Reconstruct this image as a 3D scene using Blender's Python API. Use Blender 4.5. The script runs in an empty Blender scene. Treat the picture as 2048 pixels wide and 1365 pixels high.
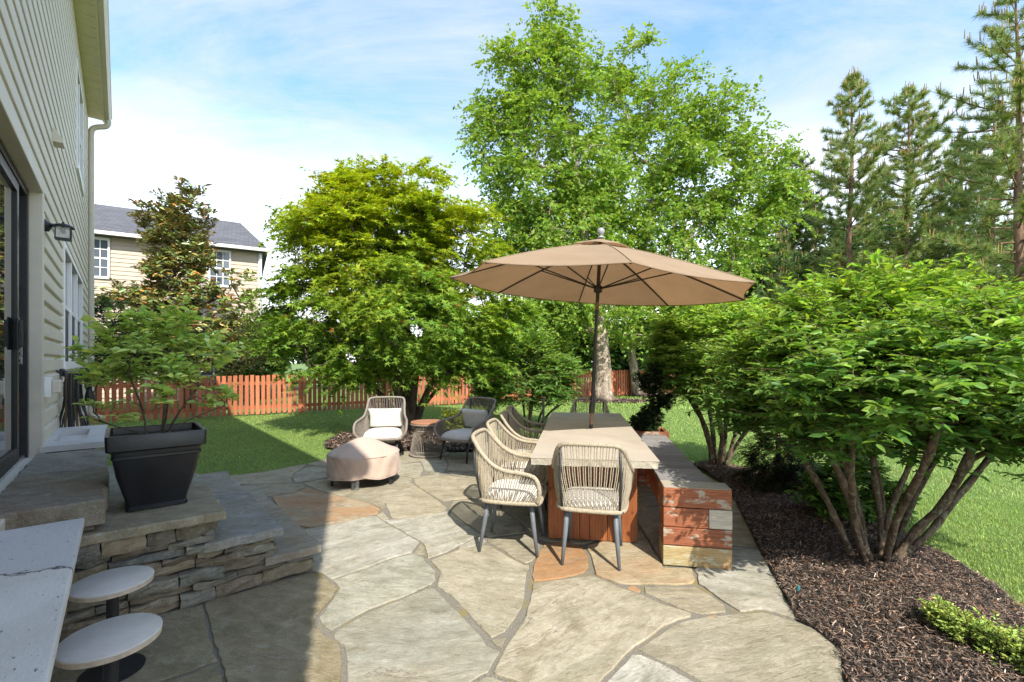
import bpy, bmesh, math, random
import numpy as np
from mathutils import Vector, Matrix

rng = np.random.default_rng(7)
random.seed(7)
scene = bpy.context.scene
C = scene.collection
PI = math.pi

# ------------------------------------------------------------------ camera, sky, sun, exposure
F = 915.0                      # focal length in photo pixels (photo 2048 wide), eye 1.5 m above the patio
cam_d = bpy.data.cameras.new('camera')
cam_d.sensor_width = 36.0
cam_d.lens = F / 2048 * 36.0
cam_d.shift_y = 39.5 / 2048
cam_d.clip_start = 0.05
cam_d.clip_end = 2000
cam = bpy.data.objects.new('camera', cam_d)
cam.location = (0, 0, 1.5)
cam.rotation_euler = (PI / 2, 0, 0)
C.objects.link(cam)
scene.camera = cam

SUN_EL = math.radians(44.5)
SUN_H = (0.335, -0.942)        # horizontal direction towards the sun
world = bpy.data.worlds.new('World')
scene.world = world
world.use_nodes = True
wn, wl = world.node_tree.nodes, world.node_tree.links
wn.clear()
w_out = wn.new('ShaderNodeOutputWorld')
w_bg = wn.new('ShaderNodeBackground')
w_bg.inputs['Strength'].default_value = 0.15
sky = wn.new('ShaderNodeTexSky')
sky.sky_type = 'NISHITA'
sky.sun_disc = False
sky.sun_elevation = SUN_EL
sky.sun_rotation = math.atan2(SUN_H[0], SUN_H[1])
sky.air_density = 1.0
sky.dust_density = 0.6
sky.ozone_density = 1.6
# thin cirrus: noise on the sky directions, drawn out into streaks
tc = wn.new('ShaderNodeTexCoord')
sep = wn.new('ShaderNodeSeparateXYZ')
wl.new(tc.outputs['Generated'], sep.inputs[0])
def wmath(op, a, b=None):
    n = wn.new('ShaderNodeMath'); n.operation = op
    for i, v in enumerate((a, b)):
        if v is None: continue
        if isinstance(v, (int, float)): n.inputs[i].default_value = v
        else: wl.new(v, n.inputs[i])
    return n.outputs[0]
zz = wmath('ADD', wmath('MAXIMUM', sep.outputs[2], 0.0), 0.22)
cmb = wn.new('ShaderNodeCombineXYZ')
wl.new(wmath('DIVIDE', sep.outputs[0], zz), cmb.inputs[0])
wl.new(wmath('DIVIDE', sep.outputs[1], zz), cmb.inputs[1])
def wnoise(scale, rot, sc, detail, dist):
    mp = wn.new('ShaderNodeMapping')
    mp.inputs['Rotation'].default_value[2] = rot
    mp.inputs['Scale'].default_value = sc
    wl.new(cmb.outputs[0], mp.inputs[0])
    nz = wn.new('ShaderNodeTexNoise')
    nz.inputs['Scale'].default_value = scale
    nz.inputs['Detail'].default_value = detail
    nz.inputs['Roughness'].default_value = 0.68
    nz.inputs['Distortion'].default_value = dist
    wl.new(mp.outputs[0], nz.inputs['Vector'])
    return nz.outputs[0]
n1 = wnoise(1.7, 0.7, (0.55, 1.5, 1), 9, 0.9)
n2 = wnoise(0.8, -0.4, (1.0, 1.0, 1), 4, 0.3)
cl = wmath('ADD', wmath('MULTIPLY', n1, 0.75), wmath('MULTIPLY', n2, 0.5))
mr = wn.new('ShaderNodeMapRange')
mr.inputs['From Min'].default_value = 0.50
mr.inputs['From Max'].default_value = 0.78
mr.inputs['To Min'].default_value = 0.14
mr.inputs['To Max'].default_value = 0.9
wl.new(cl, mr.inputs['Value'])
hz = wn.new('ShaderNodeMapRange')              # thin high haze thickens towards the horizon
hz.inputs['From Min'].default_value = 0.44
hz.inputs['From Max'].default_value = 0.10
hz.inputs['To Min'].default_value = 0.0
hz.inputs['To Max'].default_value = 0.9
wl.new(sep.outputs[2], hz.inputs['Value'])
fac = wmath('MINIMUM', mr.outputs[0], 0.93)
mixc = wn.new('ShaderNodeMix'); mixc.data_type = 'RGBA'
wl.new(fac, mixc.inputs['Factor'])
hsv_ = wn.new('ShaderNodeHueSaturation')
hsv_.inputs['Saturation'].default_value = 1.22
hsv_.inputs['Value'].default_value = 0.84
wl.new(sky.outputs[0], hsv_.inputs['Color'])
wl.new(hsv_.outputs[0], mixc.inputs[6])
mixc.inputs[7].default_value = (1.65, 1.8, 1.95, 1)
mixh = wn.new('ShaderNodeMix'); mixh.data_type = 'RGBA'      # second: the bright haze low over the horizon
wl.new(hz.outputs[0], mixh.inputs['Factor'])
wl.new(mixc.outputs[2], mixh.inputs[6])
mixh.inputs[7].default_value = (4.7, 4.75, 4.8, 1)
wl.new(mixh.outputs[2], w_bg.inputs['Color'])
wl.new(w_bg.outputs[0], w_out.inputs['Surface'])

sun_d = bpy.data.lights.new('sun', 'SUN')
sun_d.energy = 2.15
sun_d.angle = math.radians(0.53)
sun_d.color = (1.0, 0.93, 0.81)
sun = bpy.data.objects.new('sun', sun_d)
to_sun = Vector((SUN_H[0] * math.cos(SUN_EL), SUN_H[1] * math.cos(SUN_EL), math.sin(SUN_EL)))
sun.rotation_euler = (-to_sun).to_track_quat('-Z', 'Y').to_euler()
sun.location = (4, -8, 12)
C.objects.link(sun)

vs = scene.view_settings
vs.view_transform = 'Standard'
vs.look = 'None'
vs.gamma = 1.0
vs.exposure = 1.86
vs.use_curve_mapping = False
scene.cycles.use_denoising = True
scene.cycles.max_bounces = 8
scene.cycles.transparent_max_bounces = 8

# ------------------------------------------------------------------ helpers
def at(px, py, depth):
    """the point at that depth which the photo shows at pixel (px, py)"""
    return Vector(((px - 1024) / F * depth, depth, 1.5 - (py - 722) / F * depth))

WN = Vector((0.7593, 0.6507, 0))      # house wall: outward normal
WD = Vector((-0.6507, 0.7593, 0))     # house wall: along it, away from the eye
def hw(s, t, z=0.0):
    """s metres out from the house wall, t metres along it"""
    p = (s - 0.536) * WN + t * WD
    return Vector((p.x, p.y, z))
HOUSE_ROT = math.atan2(WN.y, WN.x)    # local x = outward, local y = along the wall
HOUSE_M = Matrix.Translation(hw(0, 0)) @ Matrix.Rotation(HOUSE_ROT, 4, 'Z')

def props(o, label=None, cat=None, group=None, kind=None):
    if label: o['label'] = label
    if cat: o['category'] = cat
    if group: o['group'] = group
    if kind: o['kind'] = kind
    return o

def empty(name, loc=(0, 0, 0), rz=0.0, label=None, cat=None, group=None, kind=None, parent=None):
    o = bpy.data.objects.new(name, None)
    o.empty_display_size = 0.1
    o.location = loc
    o.rotation_euler = (0, 0, rz)
    C.objects.link(o)
    if parent: o.parent = parent
    return props(o, label, cat, group, kind)

def copy_tree(o, parent=None):
    c = o.copy()
    C.objects.link(c)
    c.parent = parent
    for ch in list(o.children):
        copy_tree(ch, c)
    return c

class MB:
    """collects simple shapes and links them as ONE mesh object"""
    def __init__(s): s.v, s.f = [], []
    def add(s, vs_, fs):
        n = len(s.v)
        s.v += [tuple(p) for p in vs_]
        s.f += [tuple(i + n for i in f) for f in fs]
        return s
    def box(s, x0, x1, y0, y1, z0, z1, M=None):
        p = [Vector(q) for q in ((x0,y0,z0),(x1,y0,z0),(x1,y1,z0),(x0,y1,z0),(x0,y0,z1),(x1,y0,z1),(x1,y1,z1),(x0,y1,z1))]
        if M is not None: p = [M @ q for q in p]
        return s.add(p, ((0,3,2,1),(4,5,6,7),(0,1,5,4),(1,2,6,5),(2,3,7,6),(3,0,4,7)))
    def tube(s, pts, r, n=8, closed=False, caps=True):
        P = [Vector(p) for p in pts]
        m = len(P)
        R = r if isinstance(r, (list, tuple, np.ndarray)) else [r] * m
        T = []
        for i in range(m):
            a = P[(i - 1) % m] if (closed or i > 0) else P[i]
            b = P[(i + 1) % m] if (closed or i < m - 1) else P[i]
            t = b - a
            T.append(t.normalized() if t.length > 1e-9 else Vector((0, 0, 1)))
        u = T[0].orthogonal().normalized()
        base = len(s.v)
        for i in range(m):
            u = u - T[i] * u.dot(T[i])
            u = u.normalized() if u.length > 1e-6 else T[i].orthogonal().normalized()
            w = T[i].cross(u)
            for k in range(n):
                a = 2 * PI * k / n
                s.v.append(tuple(P[i] + (u * math.cos(a) + w * math.sin(a)) * R[i]))
        for i in range(m if closed else m - 1):
            j = (i + 1) % m
            for k in range(n):
                l = (k + 1) % n
                s.f.append((base + i*n + k, base + i*n + l, base + j*n + l, base + j*n + k))
        if caps and not closed:
            s.f.append(tuple(base + k for k in reversed(range(n))))
            s.f.append(tuple(base + (m-1)*n + k for k in range(n)))
        return s
    def lathe(s, prof, n=32, c=(0, 0, 0), sx=1.0, sy=1.0):
        base = len(s.v)
        m = len(prof)
        for r, z in prof:
            for k in range(n):
                a = 2 * PI * k / n
                s.v.append((c[0] + r * math.cos(a) * sx, c[1] + r * math.sin(a) * sy, c[2] + z))
        for i in range(m - 1):
            for k in range(n):
                l = (k + 1) % n
                s.f.append((base + i*n + k, base + i*n + l, base + (i+1)*n + l, base + (i+1)*n + k))
        s.f.append(tuple(base + k for k in reversed(range(n))))
        s.f.append(tuple(base + (m-1)*n + k for k in range(n)))
        return s
    def prism(s, poly, z0, z1, inset=0.0):
        """poly [(x, y)] raised from z0 to z1; the top edge drawn in by inset"""
        n = len(poly)
        base = len(s.v)
        cx = sum(p[0] for p in poly) / n; cy = sum(p[1] for p in poly) / n
        s.v += [(p[0], p[1], z0) for p in poly]
        s.v += [(p[0], p[1], z1 - inset) for p in poly]
        for p in poly:
            d = math.hypot(p[0]-cx, p[1]-cy) or 1
            k = max(0, 1 - inset * 1.2 / d)
            s.v.append((cx + (p[0]-cx) * k, cy + (p[1]-cy) * k, z1))
        for r in range(2):
            for i in range(n):
                j = (i + 1) % n
                s.f.append((base + r*n + i, base + r*n + j, base + (r+1)*n + j, base + (r+1)*n + i))
        s.f.append(tuple(base + 2*n + i for i in range(n)))
        s.f.append(tuple(base + i for i in reversed(range(n))))
        return s
    def mesh(s, name, mat=None, smooth=False):
        me = bpy.data.meshes.new(name)
        me.from_pydata(s.v, [], s.f)
        if smooth:
            me.polygons.foreach_set('use_smooth', [True] * len(me.polygons))
        me.validate()
        if mat: me.materials.append(mat)
        return me
    def build(s, name, mat, parent=None, smooth=False, bevel=0.0, seg=2, auto=None):
        me = s.mesh(name, mat, smooth)
        if bevel > 0:
            bm = bmesh.new(); bm.from_mesh(me)
            es = [e for e in bm.edges if len(e.link_faces) == 2 and e.calc_face_angle(0) > 0.5]
            bmesh.ops.bevel(bm, geom=es, offset=bevel, segments=seg, affect='EDGES', profile=0.5, clamp_overlap=True)
            bm.to_mesh(me); bm.free()
        if auto is not None:
            me.polygons.foreach_set('use_smooth', [True] * len(me.polygons))
            me.set_sharp_from_angle(angle=auto)
        o = bpy.data.objects.new(name, me)
        C.objects.link(o)
        if parent: o.parent = parent
        return o

def link_mesh(name, me, parent=None, loc=None, rot=None, scl=None):
    o = bpy.data.objects.new(name, me)
    C.objects.link(o)
    if parent: o.parent = parent
    if loc is not None: o.location = loc
    if rot is not None: o.rotation_euler = rot
    if scl is not None: o.scale = scl
    return o

def catmull(P, n):
    P = [Vector(p) for p in P]
    out = []
    for i in range(len(P) - 1):
        p0, p1, p2, p3 = P[max(i-1, 0)], P[i], P[i+1], P[min(i+2, len(P)-1)]
        for k in range(n):
            t = k / n
            out.append(0.5 * ((2*p1) + (p2-p0)*t + (2*p0-5*p1+4*p2-p3)*t*t + (3*p1-p0-3*p2+p3)*t**3))
    out.append(P[-1])
    return out

def resample(P, n):
    L = [0]
    for a, b in zip(P, P[1:]): L.append(L[-1] + (b - a).length)
    out = []
    for i in range(n):
        d = L[-1] * i / (n - 1)
        k = 0
        while k < len(L) - 2 and L[k+1] < d: k += 1
        f = (d - L[k]) / max(L[k+1] - L[k], 1e-9)
        out.append(P[k].lerp(P[k+1], min(max(f, 0), 1)))
    return out

# ------------------------------------------------------------------ materials
class N:
    def __init__(s, name):
        s.m = bpy.data.materials.new(name)
        s.m.use_nodes = True
        s.t = s.m.node_tree
        s.n, s.l = s.t.nodes, s.t.links
        s.bsdf = s.n['Principled BSDF']
        s.out = s.n['Material Output']
    def new(s, kind, **kw):
        n = s.n.new('ShaderNode' + kind)
        for k, v in kw.items(): setattr(n, k, v)
        return n
    def set(s, node, key, v):
        if isinstance(v, bpy.types.NodeSocket): s.l.new(v, node.inputs[key])
        else:
            if isinstance(v, tuple) and len(v) == 3 and node.inputs[key].type == 'RGBA': v = (*v, 1)
            node.inputs[key].default_value = v
    def coord(s, which='Object', scale=(1, 1, 1), rot=(0, 0, 0), shift=None):
        if which == 'World':
            src = s.new('NewGeometry').outputs['Position']
        else:
            src = s.new('TexCoord').outputs[which]
        if shift:
            a = s.new('VectorMath', operation='ADD'); s.l.new(src, a.inputs[0]); s.l.new(shift, a.inputs[1]); src = a.outputs[0]
        mp = s.new('Mapping')
        mp.inputs['Scale'].default_value = scale
        mp.inputs['Rotation'].default_value = rot
        s.l.new(src, mp.inputs[0])
        return mp.outputs[0]
    def noise(s, vec, scale=5, detail=5, rough=0.55, dist=0.0):
        n = s.new('TexNoise')
        n.inputs['Scale'].default_value = scale
        n.inputs['Detail'].default_value = detail
        n.inputs['Roughness'].default_value = rough
        n.inputs['Distortion'].default_value = dist
        if vec is not None: s.l.new(vec, n.inputs['Vector'])
        return n.outputs[0]
    def rng(s, v, a, b, c=0.0, d=1.0):
        n = s.new('MapRange')
        n.inputs['From Min'].default_value = a; n.inputs['From Max'].default_value = b
        n.inputs['To Min'].default_value = c; n.inputs['To Max'].default_value = d
        s.l.new(v, n.inputs['Value'])
        return n.outputs[0]
    def math(s, op, a, b=0.0):
        n = s.new('Math', operation=op)
        for i, v in enumerate((a, b)):
            if isinstance(v, bpy.types.NodeSocket): s.l.new(v, n.inputs[i])
            else: n.inputs[i].default_value = v
        return n.outputs[0]
    def mix(s, f, a, b, mode='MIX'):
        n = s.new('Mix', data_type='RGBA', blend_type=mode)
        for k, v in (('Factor', f), (6, a), (7, b)):
            if isinstance(v, bpy.types.NodeSocket): s.l.new(v, n.inputs[k])
            elif k == 'Factor': n.inputs[k].default_value = v
            else: n.inputs[k].default_value = (*v, 1) if len(v) == 3 else v
        return n.outputs[2]
    def bump(s, h, strength=0.3, dist=0.01, prev=None):
        b = s.new('Bump')
        b.inputs['Strength'].default_value = strength
        b.inputs['Distance'].default_value = dist
        s.l.new(h, b.inputs['Height'])
        if prev: s.l.new(prev, b.inputs['Normal'])
        return b.outputs[0]
    def done(s, col=None, rough=None, normal=None, **kw):
        if col is not None: s.set(s.bsdf, 'Base Color', col)
        if rough is not None: s.set(s.bsdf, 'Roughness', rough)
        if normal is not None: s.l.new(normal, s.bsdf.inputs['Normal'])
        for k, v in kw.items(): s.set(s.bsdf, k.replace('_', ' '), v)
        return s.m

def plain(name, col, rough=0.6, var=0.15, scale=12, bump=0.1, bscale=80, metal=0.0, spec=0.4, coord='Object'):
    a = N(name)
    v = a.coord(coord)
    n = a.noise(v, scale, 5, 0.6)
    dark = tuple(c * (1 - var) for c in col); light = tuple(min(1, c * (1 + var)) for c in col)
    c = a.mix(a.rng(n, 0.3, 0.7), dark, light)
    nb = a.noise(v, bscale, 3, 0.6)
    return a.done(c, a.rng(n, 0.3, 0.7, max(0, rough - 0.08), min(1, rough + 0.08)), a.bump(nb, bump, 0.004), Metallic=metal, Specular_IOR_Level=spec)

def stone_material(name, streak=1.0, bump=0.5, lichen=0.35, rough=0.85):
    """natural stone; the stone's own tone is the object colour, its alpha says how rusty it is"""
    a = N(name)
    oi = a.new('ObjectInfo')
    sh = a.new('VectorMath', operation='SCALE')
    cx = a.new('CombineXYZ')
    for i in range(3): a.l.new(oi.outputs['Random'], cx.inputs[i])
    a.l.new(cx.outputs[0], sh.inputs[0]); sh.inputs['Scale'].default_value = 37.0
    v = a.coord('World', (1, 1, 1), (0, 0, 0.3), sh.outputs[0])
    vr = a.new('VectorRotate', rotation_type='Z_AXIS'); a.l.new(a.new('NewGeometry').outputs['Position'], vr.inputs['Vector']); a.l.new(a.rng(oi.outputs['Random'], 0, 1, -0.9, 0.5), vr.inputs['Angle'])
    vm = a.new('VectorMath', operation='ADD'); a.l.new(vr.outputs[0], vm.inputs[0]); a.l.new(sh.outputs[0], vm.inputs[1])
    vp_ = a.new('Mapping'); vp_.inputs['Scale'].default_value = (1.0, 2.6, 2.2); a.l.new(vm.outputs[0], vp_.inputs[0]); vs_ = vp_.outputs[0]
    n_st = a.noise(vs_, 3.2, 8, 0.62, 0.8)
    n_big = a.noise(v, 1.6, 5, 0.55, 0.4)
    n_mot = a.noise(v, 11, 8, 0.75, 0.3)
    n_crk = a.noise(vs_, 1.3, 9, 0.6, 0.9)
    n_fine = a.noise(v, 34, 6, 0.7)
    n_speck = a.noise(v, 130, 3, 0.6)
    base = oi.outputs['Color']
    c = a.mix(a.rng(n_st, 0.36, 0.66, 0.0, 0.75 * streak), base, (0.45, 0.46, 0.38), 'MULTIPLY')
    c = a.mix(a.rng(n_big, 0.42, 0.75, 0, 0.5), c, (0.40, 0.355, 0.25))
    c = a.mix(a.rng(n_fine, 0.42, 0.7, 0, 0.5), c, (0.26, 0.24, 0.19))
    c = a.mix(a.rng(n_speck, 0.58, 0.72, 0, lichen * 1.3), c, (0.62, 0.60, 0.53))
    n_dk = a.noise(vs_, 9, 8, 0.7, 1.2)
    c = a.mix(a.rng(n_dk, 0.54, 0.70, 0, 0.40 * streak), c, (0.14, 0.12, 0.075))
    c = a.mix(a.rng(n_dk, 0.44, 0.32, 0, 0.25 * streak), c, (0.52, 0.48, 0.38))
    c = a.mix(a.rng(a.noise(v, 2.3, 7, 0.7, 1.0), 0.53, 0.68, 0, 0.55 * streak), c, (0.17, 0.15, 0.09))
    c = a.mix(a.rng(n_mot, 0.50, 0.62, 0, 0.35), c, (0.60, 0.55, 0.44), 'MULTIPLY')
    c = a.mix(a.rng(n_mot, 0.44, 0.34, 0, 0.30), c, (0.55, 0.52, 0.43))
    ln_ = a.math('MULTIPLY', a.math('MULTIPLY', a.rng(n_crk, 0.488, 0.494), a.rng(n_crk, 0.500, 0.494)), a.rng(n_big, 0.46, 0.56))
    c = a.mix(a.math('MULTIPLY', ln_, 0.75), c, (0.09, 0.075, 0.05))
    rust = a.math('MULTIPLY', a.rng(a.noise(vs_, 1.7, 6, 0.6, 0.7), 0.38, 0.60), oi.outputs['Alpha'])
    c = a.mix(a.math('MULTIPLY', rust, 0.6), c, (0.40, 0.19, 0.075))
    h = a.math('ADD', a.math('MULTIPLY', n_st, 1.0), a.math('MULTIPLY', n_fine, 0.35))
    # thin flaked layers: stepped relief
    stp = a.math('SNAP', a.math('MULTIPLY', a.noise(vs_, 1.9, 6, 0.6, 0.6), 1.0), 0.07)
    h2 = a.math('ADD', h, a.math('MULTIPLY', stp, 2.2))
    nrm = a.bump(n_speck, bump * 0.5, 0.005, a.bump(a.math('ADD', h2, a.math('ADD', a.math('MULTIPLY', n_dk, 0.7), a.math('MULTIPLY', n_mot, 0.5))), bump * 1.35, 0.022))
    return a.done(c, a.rng(n_fine, 0.3, 0.7, rough - 0.12, rough + 0.08), nrm, Specular_IOR_Level=0.28)

def wood_material(name, cols, axis='X', bump=0.35, rough=0.7, wear=0.0, wearcol=(0.45, 0.42, 0.36), spec=0.3):
    """grain runs along the object's own axis; object random shifts it from piece to piece"""
    a = N(name)
    oi = a.new('ObjectInfo')
    cx = a.new('CombineXYZ')
    for i in range(3): a.l.new(oi.outputs['Random'], cx.inputs[i])
    sh = a.new('VectorMath', operation='SCALE'); a.l.new(cx.outputs[0], sh.inputs[0]); sh.inputs['Scale'].default_value = 23.0
    sc = {'X': (1.1, 26, 26), 'Y': (26, 1.1, 26), 'Z': (26, 26, 1.1)}[axis]
    v = a.coord('Object', sc, (0, 0, 0), sh.outputs[0])
    v1 = a.coord('Object', (1, 1, 1), (0, 0, 0), sh.outputs[0])
    n = a.noise(v, 3.0, 7, 0.65, 0.5)
    n2 = a.noise(v, 11, 4, 0.6)
    nb = a.noise(v1, 3.0, 4, 0.55)
    c = a.mix(a.rng(n, 0.3, 0.7), cols[0], cols[1])
    c = a.mix(a.rng(nb, 0.35, 0.7, 0, 0.6), c, cols[2])
    hsv = a.new('HueSaturation'); a.l.new(c, hsv.inputs['Color'])
    a.l.new(a.rng(oi.outputs['Random'], 0, 1, 0.78, 1.2), hsv.inputs['Value'])
    c = hsv.outputs[0]
    if wear:
        w = a.noise(a.coord('Object', tuple(q * (0.16 if q > 5 else 1.6) for q in sc), (0, 0, 0), sh.outputs[0]), 3.2, 6, 0.65, 0.3)
        c = a.mix(a.rng(w, 0.62 - wear * 0.2, 0.68 - wear * 0.2), c, wearcol)
    kn = a.new('TexVoronoi'); kn.inputs['Scale'].default_value = 5.0; a.l.new(v1, kn.inputs['Vector'])
    c = a.mix(a.rng(kn.outputs['Distance'], 0.10, 0.03, 0, 0.75), c, (0.06, 0.03, 0.018))
    c = a.mix(a.rng(n2, 0.52, 0.70, 0, 0.6), c, (0.05, 0.035, 0.025))
    return a.done(c, rough, a.bump(a.math('ADD', n, n2), bump, 0.006), Specular_IOR_Level=spec)

def leaf_material(name, trans=0.32, rough=0.45, spec=0.35, back=None, tint=(1.15, 1.15, 0.5)):
    """colour comes from each leaf's own tone; thin leaves let light through"""
    a = N(name)
    at_ = a.new('Attribute', attribute_name='Col')
    c = at_.outputs['Color']
    if back:
        g = a.new('NewGeometry')
        c = a.mix(g.outputs['Backfacing'], c, back)
    a.done(c, rough, Specular_IOR_Level=spec)
    tr = a.new('BsdfTranslucent')
    tcol = a.mix(1.0, c, tint, 'MULTIPLY')
    a.l.new(tcol, tr.inputs['Color'])
    mx = a.new('MixShader'); mx.inputs[0].default_value = trans
    a.l.new(a.bsdf.outputs[0], mx.inputs[1]); a.l.new(tr.outputs[0], mx.inputs[2])
    a.l.new(mx.outputs[0], a.out.inputs['Surface'])
    return a.m

def bark_material(name, dark, light, scale=10, bump=0.6, peel=None):
    a = N(name)
    v = a.coord('Object', (1, 1, 0.35))
    n = a.noise(v, scale, 7, 0.65, 0.5)
    n2 = a.noise(v, scale * 4, 4, 0.6)
    c = a.mix(a.rng(n, 0.35, 0.65), dark, light)
    if peel: c = a.mix(a.rng(a.noise(a.coord('Object', (1, 1, 0.8)), scale * 0.9, 6, 0.7, 1.2), 0.53, 0.60), c, peel)
    return a.done(c, 0.9, a.bump(a.math('ADD', n, a.math('MULTIPLY', n2, 0.4)), bump, 0.02), Specular_IOR_Level=0.15)

M = {}
M['flag'] = stone_material('flagstone', 1.0, 0.42, 0.3)
M['ledge'] = stone_material('ledgestone', 0.9, 0.9, 0.2)
a = N('joint_grit'); v = a.coord('World'); n = a.noise(v, 160, 4, 0.7); n2 = a.noise(v, 4.5, 5, 0.65, 0.5)
c = a.mix(a.rng(n, 0.35, 0.65), (0.09, 0.08, 0.065), (0.30, 0.275, 0.22))
c = a.mix(a.rng(n2, 0.55, 0.66, 0, 0.8), c, (0.24, 0.19, 0.05))
M['grit'] = a.done(c, 0.95, a.bump(n, 0.8, 0.006))
a = N('vinyl_siding'); v = a.coord('Object', (1, 0.3, 1)); n = a.noise(v, 6, 5, 0.6); n2 = a.noise(a.coord('Object', (1, 0.12, 1)), 60, 3, 0.6)
g = a.noise(a.coord('World', (1, 1, 0.6)), 1.2, 5, 0.6)
c = a.mix(a.rng(n, 0.3, 0.7), (0.60, 0.55, 0.44), (0.66, 0.61, 0.50)); c = a.mix(a.rng(g, 0.5, 0.8, 0, 0.35), c, (0.50, 0.48, 0.41))
M['siding'] = a.done(c, 0.55, a.bump(n2, 0.12, 0.003), Specular_IOR_Level=0.35)
M['trim'] = plain('beige_trim', (0.60, 0.55, 0.46), 0.5, 0.06, 6, 0.05)
M['soffit'] = plain('soffit_vinyl', (0.74, 0.70, 0.48), 0.5, 0.08, 6, 0.05)  # yellow and brightness of light bounced off the ground put into the colour
M['white'] = plain('white_vinyl', (0.80, 0.80, 0.80), 0.45, 0.04, 8, 0.04)
M['black'] = plain('black_metal', (0.018, 0.019, 0.021), 0.42, 0.3, 20, 0.1, 120)
M['chrome'] = plain('brushed_steel', (0.55, 0.56, 0.58), 0.3, 0.1, 30, 0.05, 200, metal=1.0)
M['dark'] = plain('dark_inside', (0.012, 0.012, 0.013), 0.9, 0.2)
a = N('window_glass'); n = a.noise(a.coord('World'), 1.6, 2, 0.4)
M['glass'] = a.done((0.015, 0.018, 0.02), 0.015, a.bump(n, 0.02, 0.02), Specular_IOR_Level=0.9, IOR=1.7)
M['screen'] = plain('insect_screen', (0.03, 0.032, 0.036), 0.6, 0.2, 40, 0.3, 300)
a = N('lantern_glass'); n = a.noise(a.coord('Object'), 30, 3, 0.5, 1.5)
M['lampglass'] = a.done((0.75, 0.76, 0.74), 0.12, a.bump(n, 0.6, 0.01), Transmission_Weight=0.75)
a = N('asphalt_shingle'); v = a.coord('Object'); br = a.new('TexBrick'); a.l.new(v, br.inputs['Vector'])
br.inputs['Scale'].default_value = 1.0; br.inputs['Brick Width'].default_value = 0.3; br.inputs['Row Height'].default_value = 0.14
br.inputs['Mortar Size'].default_value = 0.008
br.inputs['Color1'].default_value = (0.085, 0.087, 0.10, 1); br.inputs['Color2'].default_value = (0.14, 0.145, 0.16, 1); br.inputs['Mortar'].default_value = (0.04, 0.04, 0.045, 1)
n = a.noise(v, 60, 4, 0.7)
M['shingle'] = a.done(a.mix(a.rng(n, 0.3, 0.7, 0, 0.5), br.outputs['Color'], (0.06, 0.06, 0.07)), 0.95, a.bump(n, 0.5, 0.01))
a = N('far_siding'); n = a.noise(a.coord('Object'), 3, 4, 0.6)
M['farsiding'] = a.done(a.mix(a.rng(n, 0.3, 0.7), (0.45, 0.375, 0.295), (0.50, 0.42, 0.335)), 0.6)
a = N('red_fence_stain'); oi = a.new('ObjectInfo'); v = a.coord('World', (10, 10, 1.0)); n = a.noise(v, 4, 6, 0.65, 0.3); n2 = a.noise(a.coord('World'), 2.0, 4, 0.6)
c = a.mix(a.rng(n, 0.3, 0.7), (0.40, 0.125, 0.060), (0.54, 0.195, 0.105)); c = a.mix(a.rng(n2, 0.5, 0.8, 0, 0.5), c, (0.30, 0.10, 0.05))
hs = a.new('HueSaturation'); a.l.new(c, hs.inputs['Color']); a.l.new(a.rng(oi.outputs['Random'], 0, 1, 0.68, 1.2), hs.inputs['Value'])
M['fence'] = a.done(hs.outputs[0], 0.75, a.bump(n, 0.3, 0.006), Specular_IOR_Level=0.2)
a = N('concrete_top'); v = a.coord('Object'); n = a.noise(v, 2.2, 6, 0.6, 0.4); n2 = a.noise(v, 70, 4, 0.7); vo = a.new('TexVoronoi'); vo.inputs['Scale'].default_value = 55; a.l.new(v, vo.inputs['Vector'])
c = a.mix(a.rng(n, 0.3, 0.7), (0.40, 0.345, 0.285), (0.52, 0.46, 0.385)); c = a.mix(a.rng(n2, 0.5, 0.75, 0, 0.4), c, (0.32, 0.27, 0.21))
M['tabletop'] = a.done(c, 0.6, a.bump(n2, 0.15, 0.004, a.bump(vo.outputs['Distance'], 0.08, 0.004)), Specular_IOR_Level=0.35)
a = N('concrete_edge'); v = a.coord('Object'); n2 = a.noise(v, 60, 6, 0.75); n = a.noise(v, 9, 5, 0.6)
c = a.mix(a.rng(n, 0.3, 0.7), (0.40, 0.36, 0.29), (0.52, 0.47, 0.39)); c = a.mix(a.rng(n2, 0.55, 0.66, 0, 0.8), c, (0.12, 0.105, 0.09))
M['tableedge'] = a.done(c, 0.85, a.bump(n2, 0.9, 0.012))
a = N('grey_concrete'); v = a.coord('Object'); vp = a.coord('Object', (1, 0.42, 1), (0, 0, 0.35)); n = a.noise(v, 3, 5, 0.6); n2 = a.noise(vp, 75, 3, 0.55); n3 = a.noise(v, 120, 3, 0.6)
c = a.mix(a.rng(n, 0.3, 0.7), (0.47, 0.46, 0.45), (0.60, 0.59, 0.57)); c = a.mix(a.rng(n2, 0.68, 0.71, 0, 0.85), c, (0.10, 0.10, 0.10)); c = a.mix(a.rng(n3, 0.55, 0.75, 0, 0.3), c, (0.35, 0.35, 0.34))
c = a.mix(a.rng(a.noise(v, 1.1, 3, 0.5), 0.45, 0.6, 0, 0.35), c, (0.60, 0.57, 0.52))
M['concrete'] = a.done(c, 0.75, a.bump(n2, 0.4, 0.006), Specular_IOR_Level=0.3)
a = N('cracked_counter'); v = a.coord('Object'); sx_ = a.new('SeparateXYZ'); a.l.new(a.new('TexCoord').outputs['Object'], sx_.inputs[0])
n = a.noise(v, 3, 5, 0.6); n2 = a.noise(a.coord('Object', (1, 0.42, 1), (0, 0, 0.35)), 70, 3, 0.55); n3 = a.noise(v, 120, 3, 0.6); wob = a.noise(v, 7, 7, 0.65)
dd = a.math('SUBTRACT', a.math('ADD', sx_.outputs[1], a.math('MULTIPLY', sx_.outputs[0], 0.35)), a.math('ADD', 2.36, a.math('MULTIPLY', wob, 0.22)))
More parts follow.
